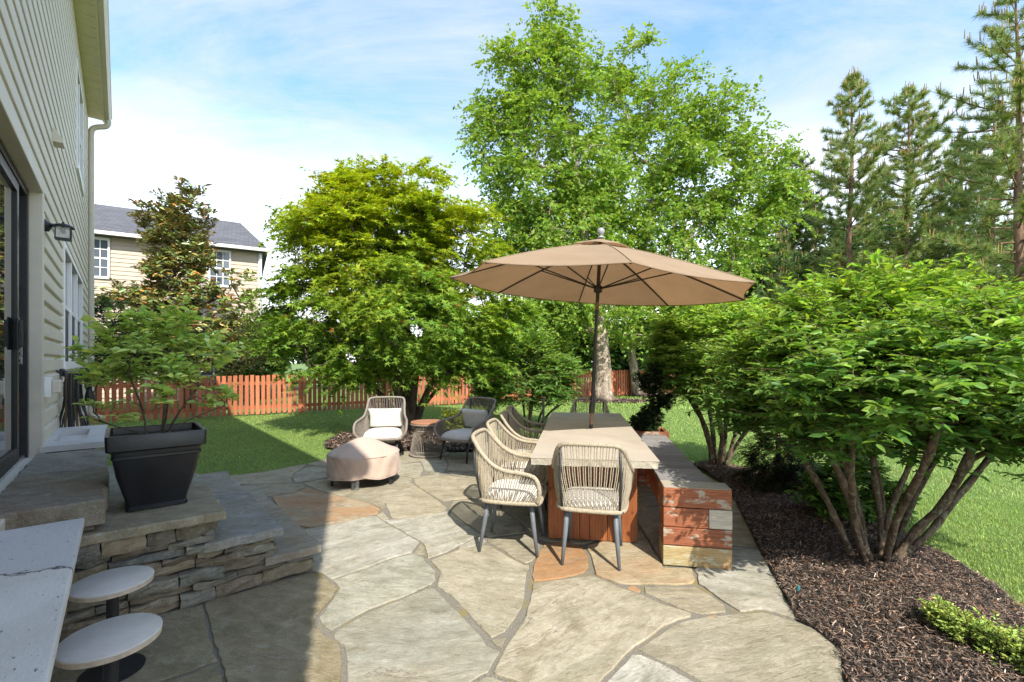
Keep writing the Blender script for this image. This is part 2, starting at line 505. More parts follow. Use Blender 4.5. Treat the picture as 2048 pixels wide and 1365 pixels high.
c = a.mix(a.rng(n, 0.3, 0.7), (0.50, 0.475, 0.44), (0.62, 0.595, 0.56)); c = a.mix(a.rng(dd, -0.005, 0.005, 0, 0.55), c, (0.42, 0.42, 0.44))
c = a.mix(a.rng(n2, 0.66, 0.70, 0, 0.85), c, (0.09, 0.085, 0.08)); c = a.mix(a.rng(n3, 0.52, 0.75, 0, 0.35), c, (0.33, 0.32, 0.31))
crk = a.math('MULTIPLY', a.rng(dd, -0.010, -0.002), a.rng(dd, 0.012, 0.003)); c = a.mix(a.math('MULTIPLY', crk, a.rng(wob, 0.4, 0.5, 0.4, 1)), c, (0.07, 0.065, 0.06))
M['counter'] = a.done(c, 0.72, a.bump(n2, 0.5, 0.006), Specular_IOR_Level=0.3)
M['plank'] = wood_material('cedar_plank', [(0.17, 0.050, 0.016), (0.42, 0.145, 0.045), (0.30, 0.085, 0.026)], 'Z', 0.7, 0.42, 0.0, spec=0.5)
M['timber'] = wood_material('red_worn_timber', [(0.17, 0.055, 0.028), (0.42, 0.155, 0.070), (0.29, 0.090, 0.040)], 'X', 0.9, 0.6, 0.36, (0.42, 0.37, 0.29))
M['timbergrey'] = wood_material('bare_grey_timber', [(0.40, 0.36, 0.28), (0.58, 0.53, 0.43), (0.46, 0.42, 0.33)], 'X', 0.6, 0.8)
M['timbermoss'] = wood_material('mossy_timber', [(0.30, 0.24, 0.10), (0.46, 0.39, 0.22), (0.36, 0.14, 0.045)], 'X', 0.8, 0.8, 0.3, (0.44, 0.41, 0.28))
M['deck'] = wood_material('weathered_deck', [(0.17, 0.17, 0.17), (0.31, 0.30, 0.29), (0.24, 0.235, 0.23)], 'X', 0.5, 0.8)
M['topwood'] = wood_material('reddish_table_wood', [(0.25, 0.11, 0.06), (0.42, 0.21, 0.12), (0.33, 0.15, 0.08)], 'X', 0.2, 0.5)
def rope(name, dark, light):
    a = N(name); v = a.coord('Object', (1, 1, 1)); n = a.noise(v, 60, 4, 0.6); wv = a.new('TexWave'); wv.bands_direction = 'DIAGONAL'
    a.l.new(v, wv.inputs['Vector']); wv.inputs['Scale'].default_value = 55; wv.inputs['Distortion'].default_value = 1.0
    c = a.mix(a.rng(n, 0.3, 0.7), dark, light)
    return a.done(c, 0.85, a.bump(wv.outputs[0], 0.5, 0.004), Specular_IOR_Level=0.2)
M['rope'] = rope('tan_rope', (0.29, 0.25, 0.185), (0.47, 0.41, 0.31))
M['ropegrey'] = rope('taupe_rope', (0.19, 0.165, 0.14), (0.32, 0.285, 0.245))
M['legs'] = plain('slate_grey_legs', (0.13, 0.145, 0.165), 0.5, 0.12, 14, 0.15, 90)
M['legsdark'] = plain('dark_steel_legs', (0.035, 0.037, 0.04), 0.45, 0.2, 14, 0.1, 90)
def fabric(name, col, scale=260, bump=0.35):
    a = N(name); v = a.coord('Object'); n = a.noise(v, 9, 4, 0.55); ck = a.new('TexNoise'); a.l.new(v, ck.inputs['Vector']); ck.inputs['Scale'].default_value = scale; ck.inputs['Detail'].default_value = 2
    fold = a.noise(v, 5, 3, 0.5, 0.6)
    c = a.mix(a.rng(n, 0.3, 0.7), tuple(q * 0.92 for q in col), col)
    return a.done(c, 0.9, a.bump(ck.outputs[0], bump, 0.003, a.bump(fold, 0.3, 0.03)), Sheen_Weight=0.2, Specular_IOR_Level=0.15)
M['cushion'] = fabric('white_cushion', (0.74, 0.71, 0.66))
M['cushiongrey'] = fabric('grey_cushion', (0.62, 0.60, 0.57))
M['cover'] = fabric('blush_vinyl_cover', (0.50, 0.39, 0.325), 120, 0.3)
a = N('tan_canvas'); v = a.coord('Object'); n = a.noise(v, 3, 4, 0.6); w = a.noise(v, 220, 2, 0.5)
c = a.mix(a.rng(n, 0.3, 0.7), (0.33, 0.245, 0.165), (0.39, 0.295, 0.20)); a.done(c, 0.85, a.bump(w, 0.25, 0.003), Specular_IOR_Level=0.15)
tr = a.new('BsdfTranslucent'); a.l.new(a.mix(1.0, c, (1.15, 0.85, 0.6), 'MULTIPLY'), tr.inputs['Color']); mx = a.new('MixShader'); mx.inputs[0].default_value = 0.30
a.l.new(a.bsdf.outputs[0], mx.inputs[1]); a.l.new(tr.outputs[0], mx.inputs[2]); a.l.new(mx.outputs[0], a.out.inputs['Surface'])
M['canvas'] = a.m
M['bronze'] = plain('dark_bronze_pole', (0.035, 0.031, 0.028), 0.4, 0.3, 10, 0.12, 120, spec=0.5)
M['wornbrown'] = plain('worn_brown_sleeve', (0.24, 0.15, 0.09), 0.5, 0.4, 25, 0.2, 120)
M['finial'] = plain('grey_finial', (0.30, 0.31, 0.33), 0.45, 0.15, 12, 0.1)
M['planter'] = plain('black_planter', (0.011, 0.012, 0.015), 0.36, 0.35, 5, 0.22, 45, spec=0.5)
M['soil'] = plain('dark_soil', (0.035, 0.026, 0.020), 0.95, 0.5, 30, 0.9, 60)
a = N('pale_stool_seat'); v = a.coord('Object'); n = a.noise(v, 7, 5, 0.6); n2 = a.noise(a.coord('Object', (1, 9, 1), (0, 0, 0.5)), 14, 6, 0.7, 0.5)
c = a.mix(a.rng(n, 0.3, 0.7), (0.46, 0.43, 0.39), (0.56, 0.53, 0.49)); c = a.mix(a.rng(n2, 0.6, 0.72, 0, 0.4), c, (0.30, 0.27, 0.23)); c = a.mix(a.rng(a.noise(v, 90, 3, 0.6), 0.66, 0.72, 0, 0.5), c, (0.2, 0.18, 0.15))
M['stool'] = a.done(c, 0.6, a.bump(n2, 0.3, 0.003), Specular_IOR_Level=0.3)
M['ply'] = plain('ply_edge', (0.46, 0.38, 0.29), 0.7, 0.2, 30, 0.2)
M['hose'] = plain('black_hose', (0.03, 0.032, 0.033), 0.5, 0.3, 8, 0.2, 120)
M['hosebrown'] = plain('brown_hose', (0.16, 0.10, 0.055), 0.55, 0.3, 8, 0.2, 120)
M['teal'] = plain('blue_green_plastic', (0.06, 0.22, 0.24), 0.4, 0.1)
a = N('earth'); v = a.coord('World'); n = a.noise(v, 3, 6, 0.65); n2 = a.noise(v, 45, 5, 0.7)
c = a.mix(a.rng(n, 0.3, 0.7), (0.10, 0.17, 0.035), (0.15, 0.235, 0.05)); c = a.mix(a.rng(n2, 0.5, 0.7, 0, 0.6), c, (0.08, 0.11, 0.03))
M['turf'] = a.done(c, 0.95, a.bump(n2, 0.8, 0.03))
a = N('mulch_bed'); v = a.coord('World'); n2 = a.noise(v, 60, 5, 0.7); c = a.mix(a.rng(n2, 0.3, 0.7), (0.012, 0.010, 0.009), (0.06, 0.045, 0.037))
M['mulch'] = a.done(c, 0.95, a.bump(n2, 1.0, 0.03))
M['chip'] = leaf_material('mulch_chip', 0.0, 0.85, 0.2)
M['grass'] = leaf_material('grass_blade', 0.35, 0.5, 0.3)
M['leaf'] = leaf_material('leaf', 0.48, 0.42, 0.4)
M['leafmatte'] = leaf_material('soft_leaf', 0.46, 0.6, 0.25)
M['needle'] = leaf_material('needle', 0.25, 0.5, 0.3)
M['magnolia'] = leaf_material('magnolia_leaf', 0.22, 0.28, 0.55, back=(0.19, 0.165, 0.06))
M['bark'] = bark_material('grey_brown_bark', (0.05, 0.040, 0.030), (0.15, 0.125, 0.095))
M['bushbark'] = bark_material('lichened_bark', (0.060, 0.040, 0.027), (0.17, 0.125, 0.085), 22, 0.7, (0.21, 0.20, 0.14))
M['birch'] = bark_material('river_birch_bark', (0.13, 0.10, 0.075), (0.34, 0.28, 0.22), 7, 1.0, (0.56, 0.45, 0.35))
M['pinebark'] = bark_material('pine_bark', (0.10, 0.060, 0.040), (0.27, 0.17, 0.115), 9, 0.9)
# ------------------------------------------------------------------ flagstone outlines (metres: x, y pairs)
FLAGS = [
("g",[-3.695,5.942,-3.338,6.182,-3.0,6.63,-2.916,6.384,-2.905,6.239,-2.894,6.073,-2.815,5.84,-2.705,5.625,-2.939,5.557,-3.121,5.534,-3.333,5.534]),
("g",[-2.986,6.63,-2.717,6.474,-2.25,6.354,-1.859,6.695,-2.117,7.625,-2.723,7.459,-2.814,7.075]),
("b",[-2.903,6.354,-2.802,6.474,-2.505,6.384,-2.126,6.296,-2.132,6.02,-2.365,5.865,-2.525,5.719,-2.668,5.625,-2.809,5.84,-2.887,6.073]),
("g",[-2.571,5.602,-2.355,5.84,-2.109,5.993,-1.701,6.127,-1.455,5.942,-1.264,5.84,-1.246,5.671,-1.179,5.534,-1.369,5.219,-1.564,4.884,-1.767,4.991,-1.989,5.14,-2.215,5.279]),
("g",[-3.306,5.49,-2.657,5.602,-2.538,5.557,-2.437,5.425,-2.502,5.179,-2.679,5.065,-2.856,5.083,-3.103,5.219]),
("r",[-2.642,5.046,-2.492,5.16,-2.421,5.404,-2.198,5.239,-1.993,5.121,-1.761,4.973,-1.553,4.85,-1.377,4.684,-1.319,4.606,-1.308,4.5,-1.398,4.427,-1.561,4.276,-1.693,4.197,-1.814,4.109,-1.921,4.147,-2.26,4.456]),
("g",[-1.548,4.867,-1.484,4.919,-1.357,4.85,-1.294,4.716,-1.332,4.653,-1.407,4.733]),
("g",[-1.32,4.442,-1.281,4.545,-1.197,4.399,-1.171,4.357,-1.218,4.303]),
("t",[-1.548,4.902,-1.364,5.199,-1.175,5.512,-0.996,5.239,-0.782,4.902,-0.666,4.684,-0.667,4.59,-0.76,4.515,-0.912,4.413,-1.067,4.357,-1.151,4.371,-1.248,4.606,-1.342,4.833,-1.478,4.937]),
("t",[-1.252,5.816,-1.188,5.942,-0.985,6.046,-0.776,5.967,-0.403,5.767,-0.324,5.027,-0.502,4.991,-0.742,4.884,-1.004,5.279,-1.178,5.557]),
("g",[-1.623,6.63,-1.346,6.728,-1.218,6.296,-1.19,5.916,-1.269,5.865,-1.461,5.967,-1.695,6.155,-1.751,6.567]),
("b",[-1.379,6.897,-1.026,7.003,-0.923,6.599,-0.914,6.239,-0.985,6.046,-1.093,6.1,-1.199,6.267]),
("g",[-1.818,6.761,-2.082,7.5,-1.635,7.711,-1.016,7.5,-1.031,7.038,-1.379,6.897,-1.631,6.663]),
("g",[-1.01,7.003,-0.995,7.459,-0.73,7.5,-0.303,7.111,-0.268,6.296,-0.632,6.155,-0.893,6.239,-0.916,6.599]),
("g",[-0.881,6.155,-0.596,6.127,-0.266,6.239,-0.119,5.719,-0.372,5.767,-0.779,5.993]),
("w",[-1.218,4.303,-1.06,4.33,-0.757,4.5,-0.653,4.56,-0.46,4.249,-0.267,3.944,-0.306,3.888,-0.424,3.73,-0.513,3.584,-0.638,3.475,-0.704,3.699,-0.765,3.802,-0.994,4.061]),
("w",[-0.434,3.709,-0.265,3.91,-0.212,3.812,-0.241,3.74,-0.427,3.65]),
("g",[-0.646,4.621,-0.633,4.867,-0.498,4.955,-0.231,4.799,0.074,4.249,0.114,4.001,-0.208,3.888,-0.255,3.955,-0.458,4.276]),
("g",[-0.213,3.823,0.112,3.955,0.214,3.834,0.239,3.584,0.154,3.431,0.096,3.389,-0.008,3.51,-0.075,3.631,-0.159,3.73]),
("t",[-0.617,3.44,-0.509,3.556,-0.415,3.65,-0.228,3.73,-0.158,3.699,-0.082,3.593,-0.015,3.492,0.096,3.364,0.132,3.364,0.101,3.192,0.094,3.064,0.082,2.902,0.064,2.784,0.003,2.624,-0.033,2.542,-0.093,2.491,-0.114,2.477,-0.164,2.551,-0.246,2.681,-0.377,2.902,-0.503,3.05,-0.509,3.148,-0.513,3.26,-0.574,3.364]),
("b",[-1.23,3.126,-1.138,3.214,-1.029,3.315,-0.92,3.448,-0.771,3.565,-0.687,3.51,-0.643,3.423,-0.538,3.26,-0.521,3.134,-0.535,3.077,-0.571,3.037,-0.707,2.889,-0.859,2.767,-0.938,2.65,-1.007,2.546,-1.058,2.575,-1.101,2.624,-1.129,2.67,-1.121,2.729,-1.127,2.871,-1.138,3.01,-1.184,3.077]),
("w",[-1.804,4.085,-1.673,4.172,-1.389,4.399,-1.312,4.413,-1.214,4.289,-0.988,4.037,-0.76,3.781,-0.779,3.584,-0.924,3.466,-1.034,3.331,-1.144,3.229,-1.239,3.141,-1.355,3.229,-1.436,3.268,-1.678,3.537,-1.898,4.001]),
("g",[-0.748,3.76,-0.708,3.68,-0.651,3.484,-0.688,3.537,-0.766,3.574]),
("d",[-1.909,2.836,-1.716,2.997,-1.415,3.222,-1.264,3.134,-1.173,3.05,-1.14,2.997,-1.131,2.859,-1.142,2.665,-1.099,2.565,-1.029,2.505,-0.913,2.429,-0.86,2.315,-0.791,2.135,-0.698,1.912,-1.178,1.912,-1.334,2.135,-1.465,2.295,-1.669,2.528]),
("d",[-1.903,2.812,-1.659,2.505,-1.47,2.288,-1.551,2.203,-1.676,2.118,-1.934,2.024,-2.34,2.221,-2.361,2.416,-2.085,2.702]),
("d",[-1.46,2.272,-1.348,2.135,-1.189,1.912,-1.826,1.912,-1.663,2.102,-1.538,2.186]),
("b",[-0.986,2.514,-0.929,2.624,-0.85,2.74,-0.703,2.871,-0.572,3.01,-0.515,3.023,-0.444,2.92,-0.291,2.686,-0.176,2.514,-0.126,2.404,-0.057,2.362,-0.085,2.288,-0.111,2.203,-0.152,2.179,-0.206,2.118,-0.274,2.024,-0.301,1.912,-0.677,1.912,-0.774,2.135,-0.852,2.334,-0.895,2.416,-0.957,2.46]),
("t",[-0.118,2.46,-0.03,2.477,-0.057,2.387,-0.09,2.416]),
("t",[0.138,3.077,0.259,3.112,0.399,3.148,0.555,3.192,0.676,3.077,0.747,2.997,0.822,2.939,0.892,2.853,0.988,2.773,1.066,2.718,1.052,2.681,0.967,2.65,0.866,2.59,0.749,2.482,0.651,2.404,0.602,2.354,0.521,2.257,0.424,2.145,0.353,2.07,0.083,2.112,-0.005,2.151,-0.086,2.186,-0.094,2.203,-0.049,2.354,-0.005,2.469,0.076,2.675,0.106,2.842,0.126,2.964]),
("t",[-0.194,2.112,-0.128,2.172,-0.1,2.175,-0.009,2.131,0.083,2.099,0.339,2.055,0.242,1.912,-0.28,1.912]),
("R",[0.133,3.192,0.154,3.364,0.197,3.537,0.271,3.76,0.442,3.812,0.567,3.68,0.584,3.492,0.559,3.323,0.518,3.245,0.404,3.184,0.26,3.134,0.147,3.119]),
("q",[0.598,3.699,1.133,4.049,1.11,3.364,1.092,3.307,1.299,3.291,1.26,3.134,1.22,3.084,1.089,3.057,0.876,3.07,0.824,3.064,0.726,3.077,0.582,3.207,0.589,3.283,0.599,3.448]),
("R",[0.755,3.016,0.795,3.057,0.83,3.05,0.841,2.984,0.818,2.958]),
("p",[0.873,3.037,1.082,3.037,1.215,3.037,1.269,2.933,1.303,2.812,1.279,2.734,1.127,2.707,1.089,2.723,1.007,2.784,0.858,2.952]),
("w",[1.303,3.276,1.571,3.631,1.782,3.69,1.96,3.631,1.879,3.364,1.775,3.03,1.645,2.65,1.594,2.696,1.512,2.762,1.363,2.734,1.328,2.818,1.291,2.945,1.254,3.077,1.297,3.207]),
("d",[1.601,3.68,2.153,4.456,2.235,4.456,2.095,4.001,1.977,3.67,1.802,3.73]),
("d",[2.068,4.637,2.357,4.902,2.381,4.884,2.257,4.5,2.174,4.5]),
("t",[1.278,2.712,1.354,2.718,1.5,2.74,1.582,2.675,1.635,2.634,1.691,2.575,1.702,2.469,1.702,2.375,1.631,2.257,1.554,2.135,1.402,1.912,0.932,1.912,0.889,2.135,0.792,2.257,0.681,2.342,0.652,2.387,0.742,2.46,0.874,2.57,0.973,2.634,1.066,2.665,1.133,2.686]),
("w",[0.609,2.342,0.66,2.342,0.773,2.239,0.87,2.118,0.9,1.912,0.284,1.912,0.434,2.135,0.53,2.246]),
("R",[1.143,2.681,1.175,2.702,1.205,2.696,1.189,2.681]),
("g",[0.224,3.866,0.283,3.802,0.576,3.74,1.137,4.097,1.157,4.902,0.135,4.766,-0.196,4.85,0.075,4.276]),
("g",[1.192,4.937,1.152,4.085,1.12,3.348,1.614,3.709,2.057,4.637,1.841,5.199]),
("d",[-0.171,4.902,0.137,4.833,1.178,4.991,1.816,5.259,1.816,6.02,0.5,6.02,-0.105,5.648]),
("d",[1.865,6.073,1.871,5.299,2.106,4.7,2.372,4.955,2.547,5.602,2.543,6.536,2.01,6.663]),
("g",[-0.107,5.767,-0.248,6.296,-0.277,7.038,0.623,7.5,2.025,6.761,1.843,6.155,0.509,6.127]),
("d",[-1.1,0.9,-0.91,0.95,-0.72,0.87,-0.68,1.385,-0.72,1.87,-0.91,1.9,-1.1,1.87,-1.13,1.385]),
("b",[-0.66,0.95,-0.23,1.0,0.2,0.92,0.24,1.41,0.2,1.87,-0.23,1.9,-0.66,1.87,-0.69,1.41]),
("t",[0.27,1.0,0.61,1.05,0.95,0.97,0.99,1.43,0.95,1.86,0.61,1.89,0.27,1.86,0.24,1.43]),
("t",[1.02,0.95,1.32,1.0,1.62,0.92,1.66,1.405,1.62,1.86,1.32,1.89,1.02,1.86,0.99,1.405]),
("t",[-0.5,-0.3,-0.1,-0.25,0.3,-0.33,0.34,0.275,0.3,0.85,-0.1,0.88,-0.5,0.85,-0.53,0.275]),
("g",[0.38,-0.3,0.74,-0.25,1.1,-0.33,1.14,0.29,1.1,0.88,0.74,0.91,0.38,0.88,0.35,0.29]),
("t",[1.18,-0.3,1.44,-0.25,1.7,-0.33,1.74,0.29,1.7,0.88,1.44,0.91,1.18,0.88,1.15,0.29]),
("g",[0.1,-1.9,0.5,-1.85,0.9,-1.93,0.94,-1.14,0.9,-0.38,0.5,-0.35,0.1,-0.38,0.07,-1.14]),
("b",[0.98,-1.9,1.365,-1.85,1.75,-1.93,1.79,-1.14,1.75,-0.38,1.365,-0.35,0.98,-0.38,0.95,-1.14]),
]
# ------------------------------------------------------------------ ground
BED = [(2.567,6.599),(2.568,5.648),(2.406,4.937),(2.257,4.5),(2.095,4.001),(1.972,3.66),(1.879,3.364),(1.775,3.03),(1.642,2.645),(1.691,2.575),(1.702,2.469),(1.702,2.375),(1.631,2.257),(1.554,2.135),(1.55,1.9),(1.7,-0.2),(2.6,-0.2),(2.75,1.2),(2.95,2.2),(3.1,2.801),(3.245,3.207),(3.34,3.699),(3.418,4.249),(3.4,4.884),(3.36,5.219),(3.38,5.891),(3.2,6.4),(2.95,6.8)]
RING = [(-3.442,8.42),(-3.399,9.598),(-2.435,10.3),(-1.638,10.1),(-0.64,9.3),(-0.129,8.42),(-0.199,7.583),(-1.016,7.5),(-1.617,7.625),(-2.059,7.5),(-2.723,7.459),(-3.206,7.843)]
PATIO = [(-4.2,5.6),(-3.695,5.942),(-3.338,6.182),(-3.0,6.63),(-2.814,7.075),(-2.723,7.459),(-2.093,7.541),(-1.635,7.711),(-1.016,7.5),(-0.73,7.5),(0.623,7.5),(2.025,6.9),(2.567,6.599),(2.568,5.648),(2.406,4.937),(2.257,4.5),(2.095,4.001),(1.972,3.66),(1.879,3.364),(1.775,3.03),(1.642,2.645),(1.691,2.575),(1.702,2.469),(1.702,2.375),(1.631,2.257),(1.554,2.135),(1.55,1.9),(1.75,-2.0),(0.0,-2.0),(-0.9,0.2),(-2.6,2.2)]
def ring(cx, cy, rx, ry, n=18, j=0.12):
    return [(cx + rx * math.cos(2*PI*k/n) * (1 + j * math.sin(3*k)), cy + ry * math.sin(2*PI*k/n) * (1 + j * math.cos(5*k))) for k in range(n)]
BIRCH_BED = ring(3.75, 16.9, 1.5, 0.75)
FAR_BED = [(4.6,19.6),(5.6,18.6),(7.0,18.2),(8.8,17.2),(10.5,16.6),(12.5,15.2),(13.0,17.0),(11.0,18.6),(9.0,19.8),(7.0,20.8),(5.4,20.6)]
def inside(poly, X, Y):
    X = np.asarray(X); Y = np.asarray(Y)
    r = np.zeros(X.shape, bool)
    n = len(poly)
    for i in range(n):
        x0, y0 = poly[i]; x1, y1 = poly[(i+1) % n]
        if y0 == y1: continue
        hit = ((y0 > Y) != (y1 > Y)) & (X < (x1 - x0) * (Y - y0) / (y1 - y0) + x0)
        r ^= hit
    return r
gnd = MB().add([(-300,-300,-0.06),(300,-300,-0.06),(300,300,-0.06),(-300,300,-0.06)], [(0,1,2,3)]).build('ground', M['turf'])
props(gnd, kind='structure')

# lawn sheet with real blades standing on it
def fine_poly(name, poly, z, mat, cell=0.25, amp=0.0, mound=0.0):
    bm = bmesh.new()
    vs_ = [bm.verts.new((x, y, z)) for x, y in poly]
    bm.faces.new(vs_)
    bmesh.ops.triangulate(bm, faces=bm.faces[:])
    for _ in range(5):
        es = [e for e in bm.edges if e.calc_length() > cell]
        if not es: break
        bmesh.ops.subdivide_edges(bm, edges=es, cuts=1)
        bmesh.ops.triangulate(bm, faces=[f for f in bm.faces if len(f.verts) > 3])
    P = np.array(poly)
    for v_ in bm.verts:
        d = np.min(np.hypot(P[:,0] - v_.co.x, P[:,1] - v_.co.y))
        v_.co.z += mound * min(1, d / 0.5) + (random.random() - 0.5) * amp
    me = bpy.data.meshes.new(name); bm.to_mesh(me); bm.free()
    me.materials.append(mat)
    return link_mesh(name, me)
lawn = MB().add([(-40,-30,-0.012),(60,-30,-0.012),(60,60,-0.012),(-40,60,-0.012)], [(0,1,2,3)]).build('lawn', M['turf'])
props(lawn, kind='structure')

def scatter(name, TV, TF, P, D, Nn, S, col, mat, parent=None, wide=None, round_=False):
    """many small leaves as one mesh: template (TV, TF) at points P, along D, facing Nn, size S"""
    TV = np.asarray(TV, float)
    P = np.asarray(P, float); n, k = len(P), len(TV)
    D = D / np.maximum(np.linalg.norm(D, axis=1, keepdims=True), 1e-9)
    X = np.cross(D, Nn); X /= np.maximum(np.linalg.norm(X, axis=1, keepdims=True), 1e-9)
    Z = np.cross(X, D)
    S = np.broadcast_to(np.asarray(S, float), (n,))
    Wd = S if wide is None else S * wide
    V = (P[:, None, :] + TV[None, :, 0:1] * (X * Wd[:, None])[:, None, :] + TV[None, :, 1:2] * (D * S[:, None])[:, None, :]
         + TV[None, :, 2:3] * (Z * (Wd if round_ else S)[:, None])[:, None, :]).reshape(-1, 3)
    me = bpy.data.meshes.new(name)
    me.vertices.add(len(V)); me.vertices.foreach_set('co', V.astype(np.float32).ravel())
    lt = np.array([len(f) for f in TF]); li = np.concatenate([np.array(f) for f in TF])
    L = (li[None, :] + (np.arange(n) * k)[:, None]).ravel()
    T = np.tile(lt, n)
    me.loops.add(len(L)); me.loops.foreach_set('vertex_index', L.astype(np.int32))
    me.polygons.add(len(T))
    me.polygons.foreach_set('loop_start', np.concatenate([[0], np.cumsum(T)[:-1]]).astype(np.int32))
    me.polygons.foreach_set('loop_total', T.astype(np.int32))
    me.update(calc_edges=True)
    at_ = me.color_attributes.new('Col', 'FLOAT_COLOR', 'POINT')
    cc = np.ones((n * k, 4), np.float32); cc[:, :3] = np.repeat(np.clip(col, 0, 1), k, axis=0)
    at_.data.foreach_set('color', cc.ravel())
    me.materials.append(mat)
    return link_mesh(name, me, parent)

def tones(base, n, var=0.25, hue=0.12):
    b = np.asarray(base, float)
    if b.ndim == 1: b = np.tile(b, (n, 1))
    k = np.exp(rng.normal(0, var, (n, 1)))
    h = rng.normal(0, hue, (n, 1))
    return b * k * np.concatenate([1 + h, np.ones((n, 1)), 1 - h * 0.5], 1)

BLADE_V = [(-0.5,0,0),(0.5,0,0),(0.32,0.55,0.05),(-0.32,0.55,0.05),(0,1,0.22)]
BLADE_F = [(0,1,2,3),(3,2,4)]
TUFT_V = [(-0.5,0,0),(0.5,0,0),(0.1,1,0.2)]
TUFT_F = [(0,1,2)]
def grow_grass(name, x0, x1, y0, y1, dens, hmin, hmax, width, keep, far):
    n = int((x1-x0) * (y1-y0) * dens)
    X = rng.uniform(x0, x1, n); Y = rng.uniform(y0, y1, n)
    ok = keep(X, Y)
    X, Y = X[ok], Y[ok]; n = len(X)
    patch = np.clip(0.5 + 0.42 * np.sin(X * 1.7 + 1.3 * np.sin(Y * 0.9)) * np.sin(Y * 1.3 + np.sin(X * 1.1)) + 0.3 * np.sin(X * 5.3 + 2 * np.sin(Y * 3.1)) * np.sin(Y * 4.7 + X), 0, 1)
    h = rng.uniform(hmin, hmax, n) * (0.8 + 0.35 * patch)
    az = rng.uniform(0, 2*PI, n); tilt = rng.uniform(0.05, 0.75, n)
    D = np.stack([np.cos(az) * np.sin(tilt), np.sin(az) * np.sin(tilt), np.cos(tilt)], 1)
    Nn = np.stack([np.cos(az), np.sin(az), -0.3 * np.ones(n)], 1)
    base = np.array([0.245, 0.365, 0.085]) * (1 - patch[:, None]) + np.array([0.325, 0.440, 0.135]) * patch[:, None]
    col = tones(base, n, 0.22, 0.10)
    dry = rng.random(n) < 0.04 + 0.10 * (patch > 0.8)
    col[dry] = tones((0.28, 0.26, 0.10), int(dry.sum()), 0.2, 0.05)
    o = scatter(name, *((TUFT_V, TUFT_F) if far else (BLADE_V, BLADE_F)), np.stack([X, Y, np.full(n, -0.012)], 1), D, Nn, h, col, M['grass'], None, width / h)
    return o
def in_view(X, Y):
    with np.errstate(divide='ignore', invalid='ignore'):
        u = X / np.maximum(Y, 0.3)
    return (Y > 1.5) & (np.abs(u) < 1.35)
def fence_y(X): return 16.3 + 0.588 * (X + 0.79)
def is_lawn(X, Y):
    return ~(inside(PATIO, X, Y) | inside(BED, X, Y) | inside(RING, X, Y) | inside(BIRCH_BED, X, Y) | inside(FAR_BED, X, Y)) & in_view(X, Y) & (Y < fence_y(X) + 0.3)
for nm, lab, args in [
    ('lawn_grass', 'mown green lawn running from the patio back to the red fence',
     [(-10.5, 1, 5.4, 10, 2600, 0.018, 0.042, 0.006), (-11, 1, 10, 16.5, 1100, 0.022, 0.048, 0.011)]),
    ('lawn_grass', 'sunlit lawn right of the mulch bed and behind the table',
     [(2.2, 6, 1.6, 5, 7500, 0.016, 0.036, 0.0042), (1, 9, 5, 9, 2300, 0.018, 0.042, 0.0075), (-0.8, 13, 6.6, 14, 750, 0.022, 0.048, 0.014), (1, 16, 14, 22, 260, 0.05, 0.09, 0.03)])]:
    root = empty(nm, (0, 0, 0), label=lab, cat='grass', kind='stuff')
    for k, (x0, x1, y0, y1, d, h0, h1, w) in enumerate(args):
        def kp(X, Y, nm=nm, lab=lab, k=k):
            r = is_lawn(X, Y)
            left = X < (-0.9 + (Y - 7) * 0.18)
            r &= left if 'fence' in lab else ~left
            if 'fence' not in lab:
                if k == 1: r &= ~((X > 2.2) & (X < 6) & (Y < 5))
                if k == 2: r &= ~((X > 1) & (X < 9) & (Y < 9))
            s = (X + 0.857 * Y + 0.706) * 0.7593
            return r & (s > 0.02)
        o = grow_grass('blades', x0, x1, y0, y1, d, h0, h1, w, kp, w > 0.005)
        o.parent = root; o['kind'] = 'stuff'

# mulch beds: a dark sheet and a layer of loose shredded bark
CHIP_V = [(-0.5,0,0),(0.5,0,0.02),(0.42,1,0.06),(-0.35,0.92,0.0),(0,0.5,0.16)]
CHIP_V = CHIP_V[:3] + [(-0.35,0.92,0.10)]
CHIP_F = [(0,1,2,3)]
def mulch(name, poly, lab, mound, dens, L0, L1, wd):
    o = fine_poly(name, poly, 0.004, M['mulch'], 0.3, 0.03, mound)
    props(o, kind='structure')
    P = np.array(poly); x0, y0 = P.min(0) - 0.04; x1, y1 = P.max(0) + 0.04
    n = int((x1-x0) * (y1-y0) * dens)
    X = rng.uniform(x0, x1, n); Y = rng.uniform(y0, y1, n)
    ok = inside(poly, X, Y) & (Y > 0.8)
    X, Y = X[ok], Y[ok]; n = len(X)
    d = np.min(np.hypot(P[None,:,0] - X[:,None], P[None,:,1] - Y[:,None]), axis=1)
    Z = 0.004 + mound * np.minimum(1, d / 0.5) + rng.uniform(-0.005, 0.028, n)
    az = rng.uniform(0, 2*PI, n); t = rng.normal(0, 0.28, n)
    D = np.stack([np.cos(az)*np.cos(t), np.sin(az)*np.cos(t), np.sin(t)], 1)
    Nn = np.stack([rng.normal(0, 0.35, n), rng.normal(0, 0.35, n), np.ones(n)], 1)
    col = tones((0.100, 0.075, 0.060), n, 0.75, 0.06)
    br = rng.random(n) < 0.20; col[br] = tones((0.27, 0.19, 0.145), int(br.sum()), 0.35, 0.08)
    rd = rng.random(n) < 0.03; col[rd] = tones((0.28, 0.13, 0.06), int(rd.sum()), 0.3, 0.08)
    S = rng.uniform(L0, L1, n)
    c = scatter('bark_chips', CHIP_V, CHIP_F, np.stack([X, Y, Z], 1), D, Nn, S, col, M['chip'], None, wd * rng.uniform(0.5, 1.6, n) / S)
    props(c, lab, 'mulch', None, 'stuff')
mulch('mulch_bed', BED, 'dark shredded bark mulch under the big burning bush beside the patio', 0.06, 13000, 0.008, 0.042, 0.0038)
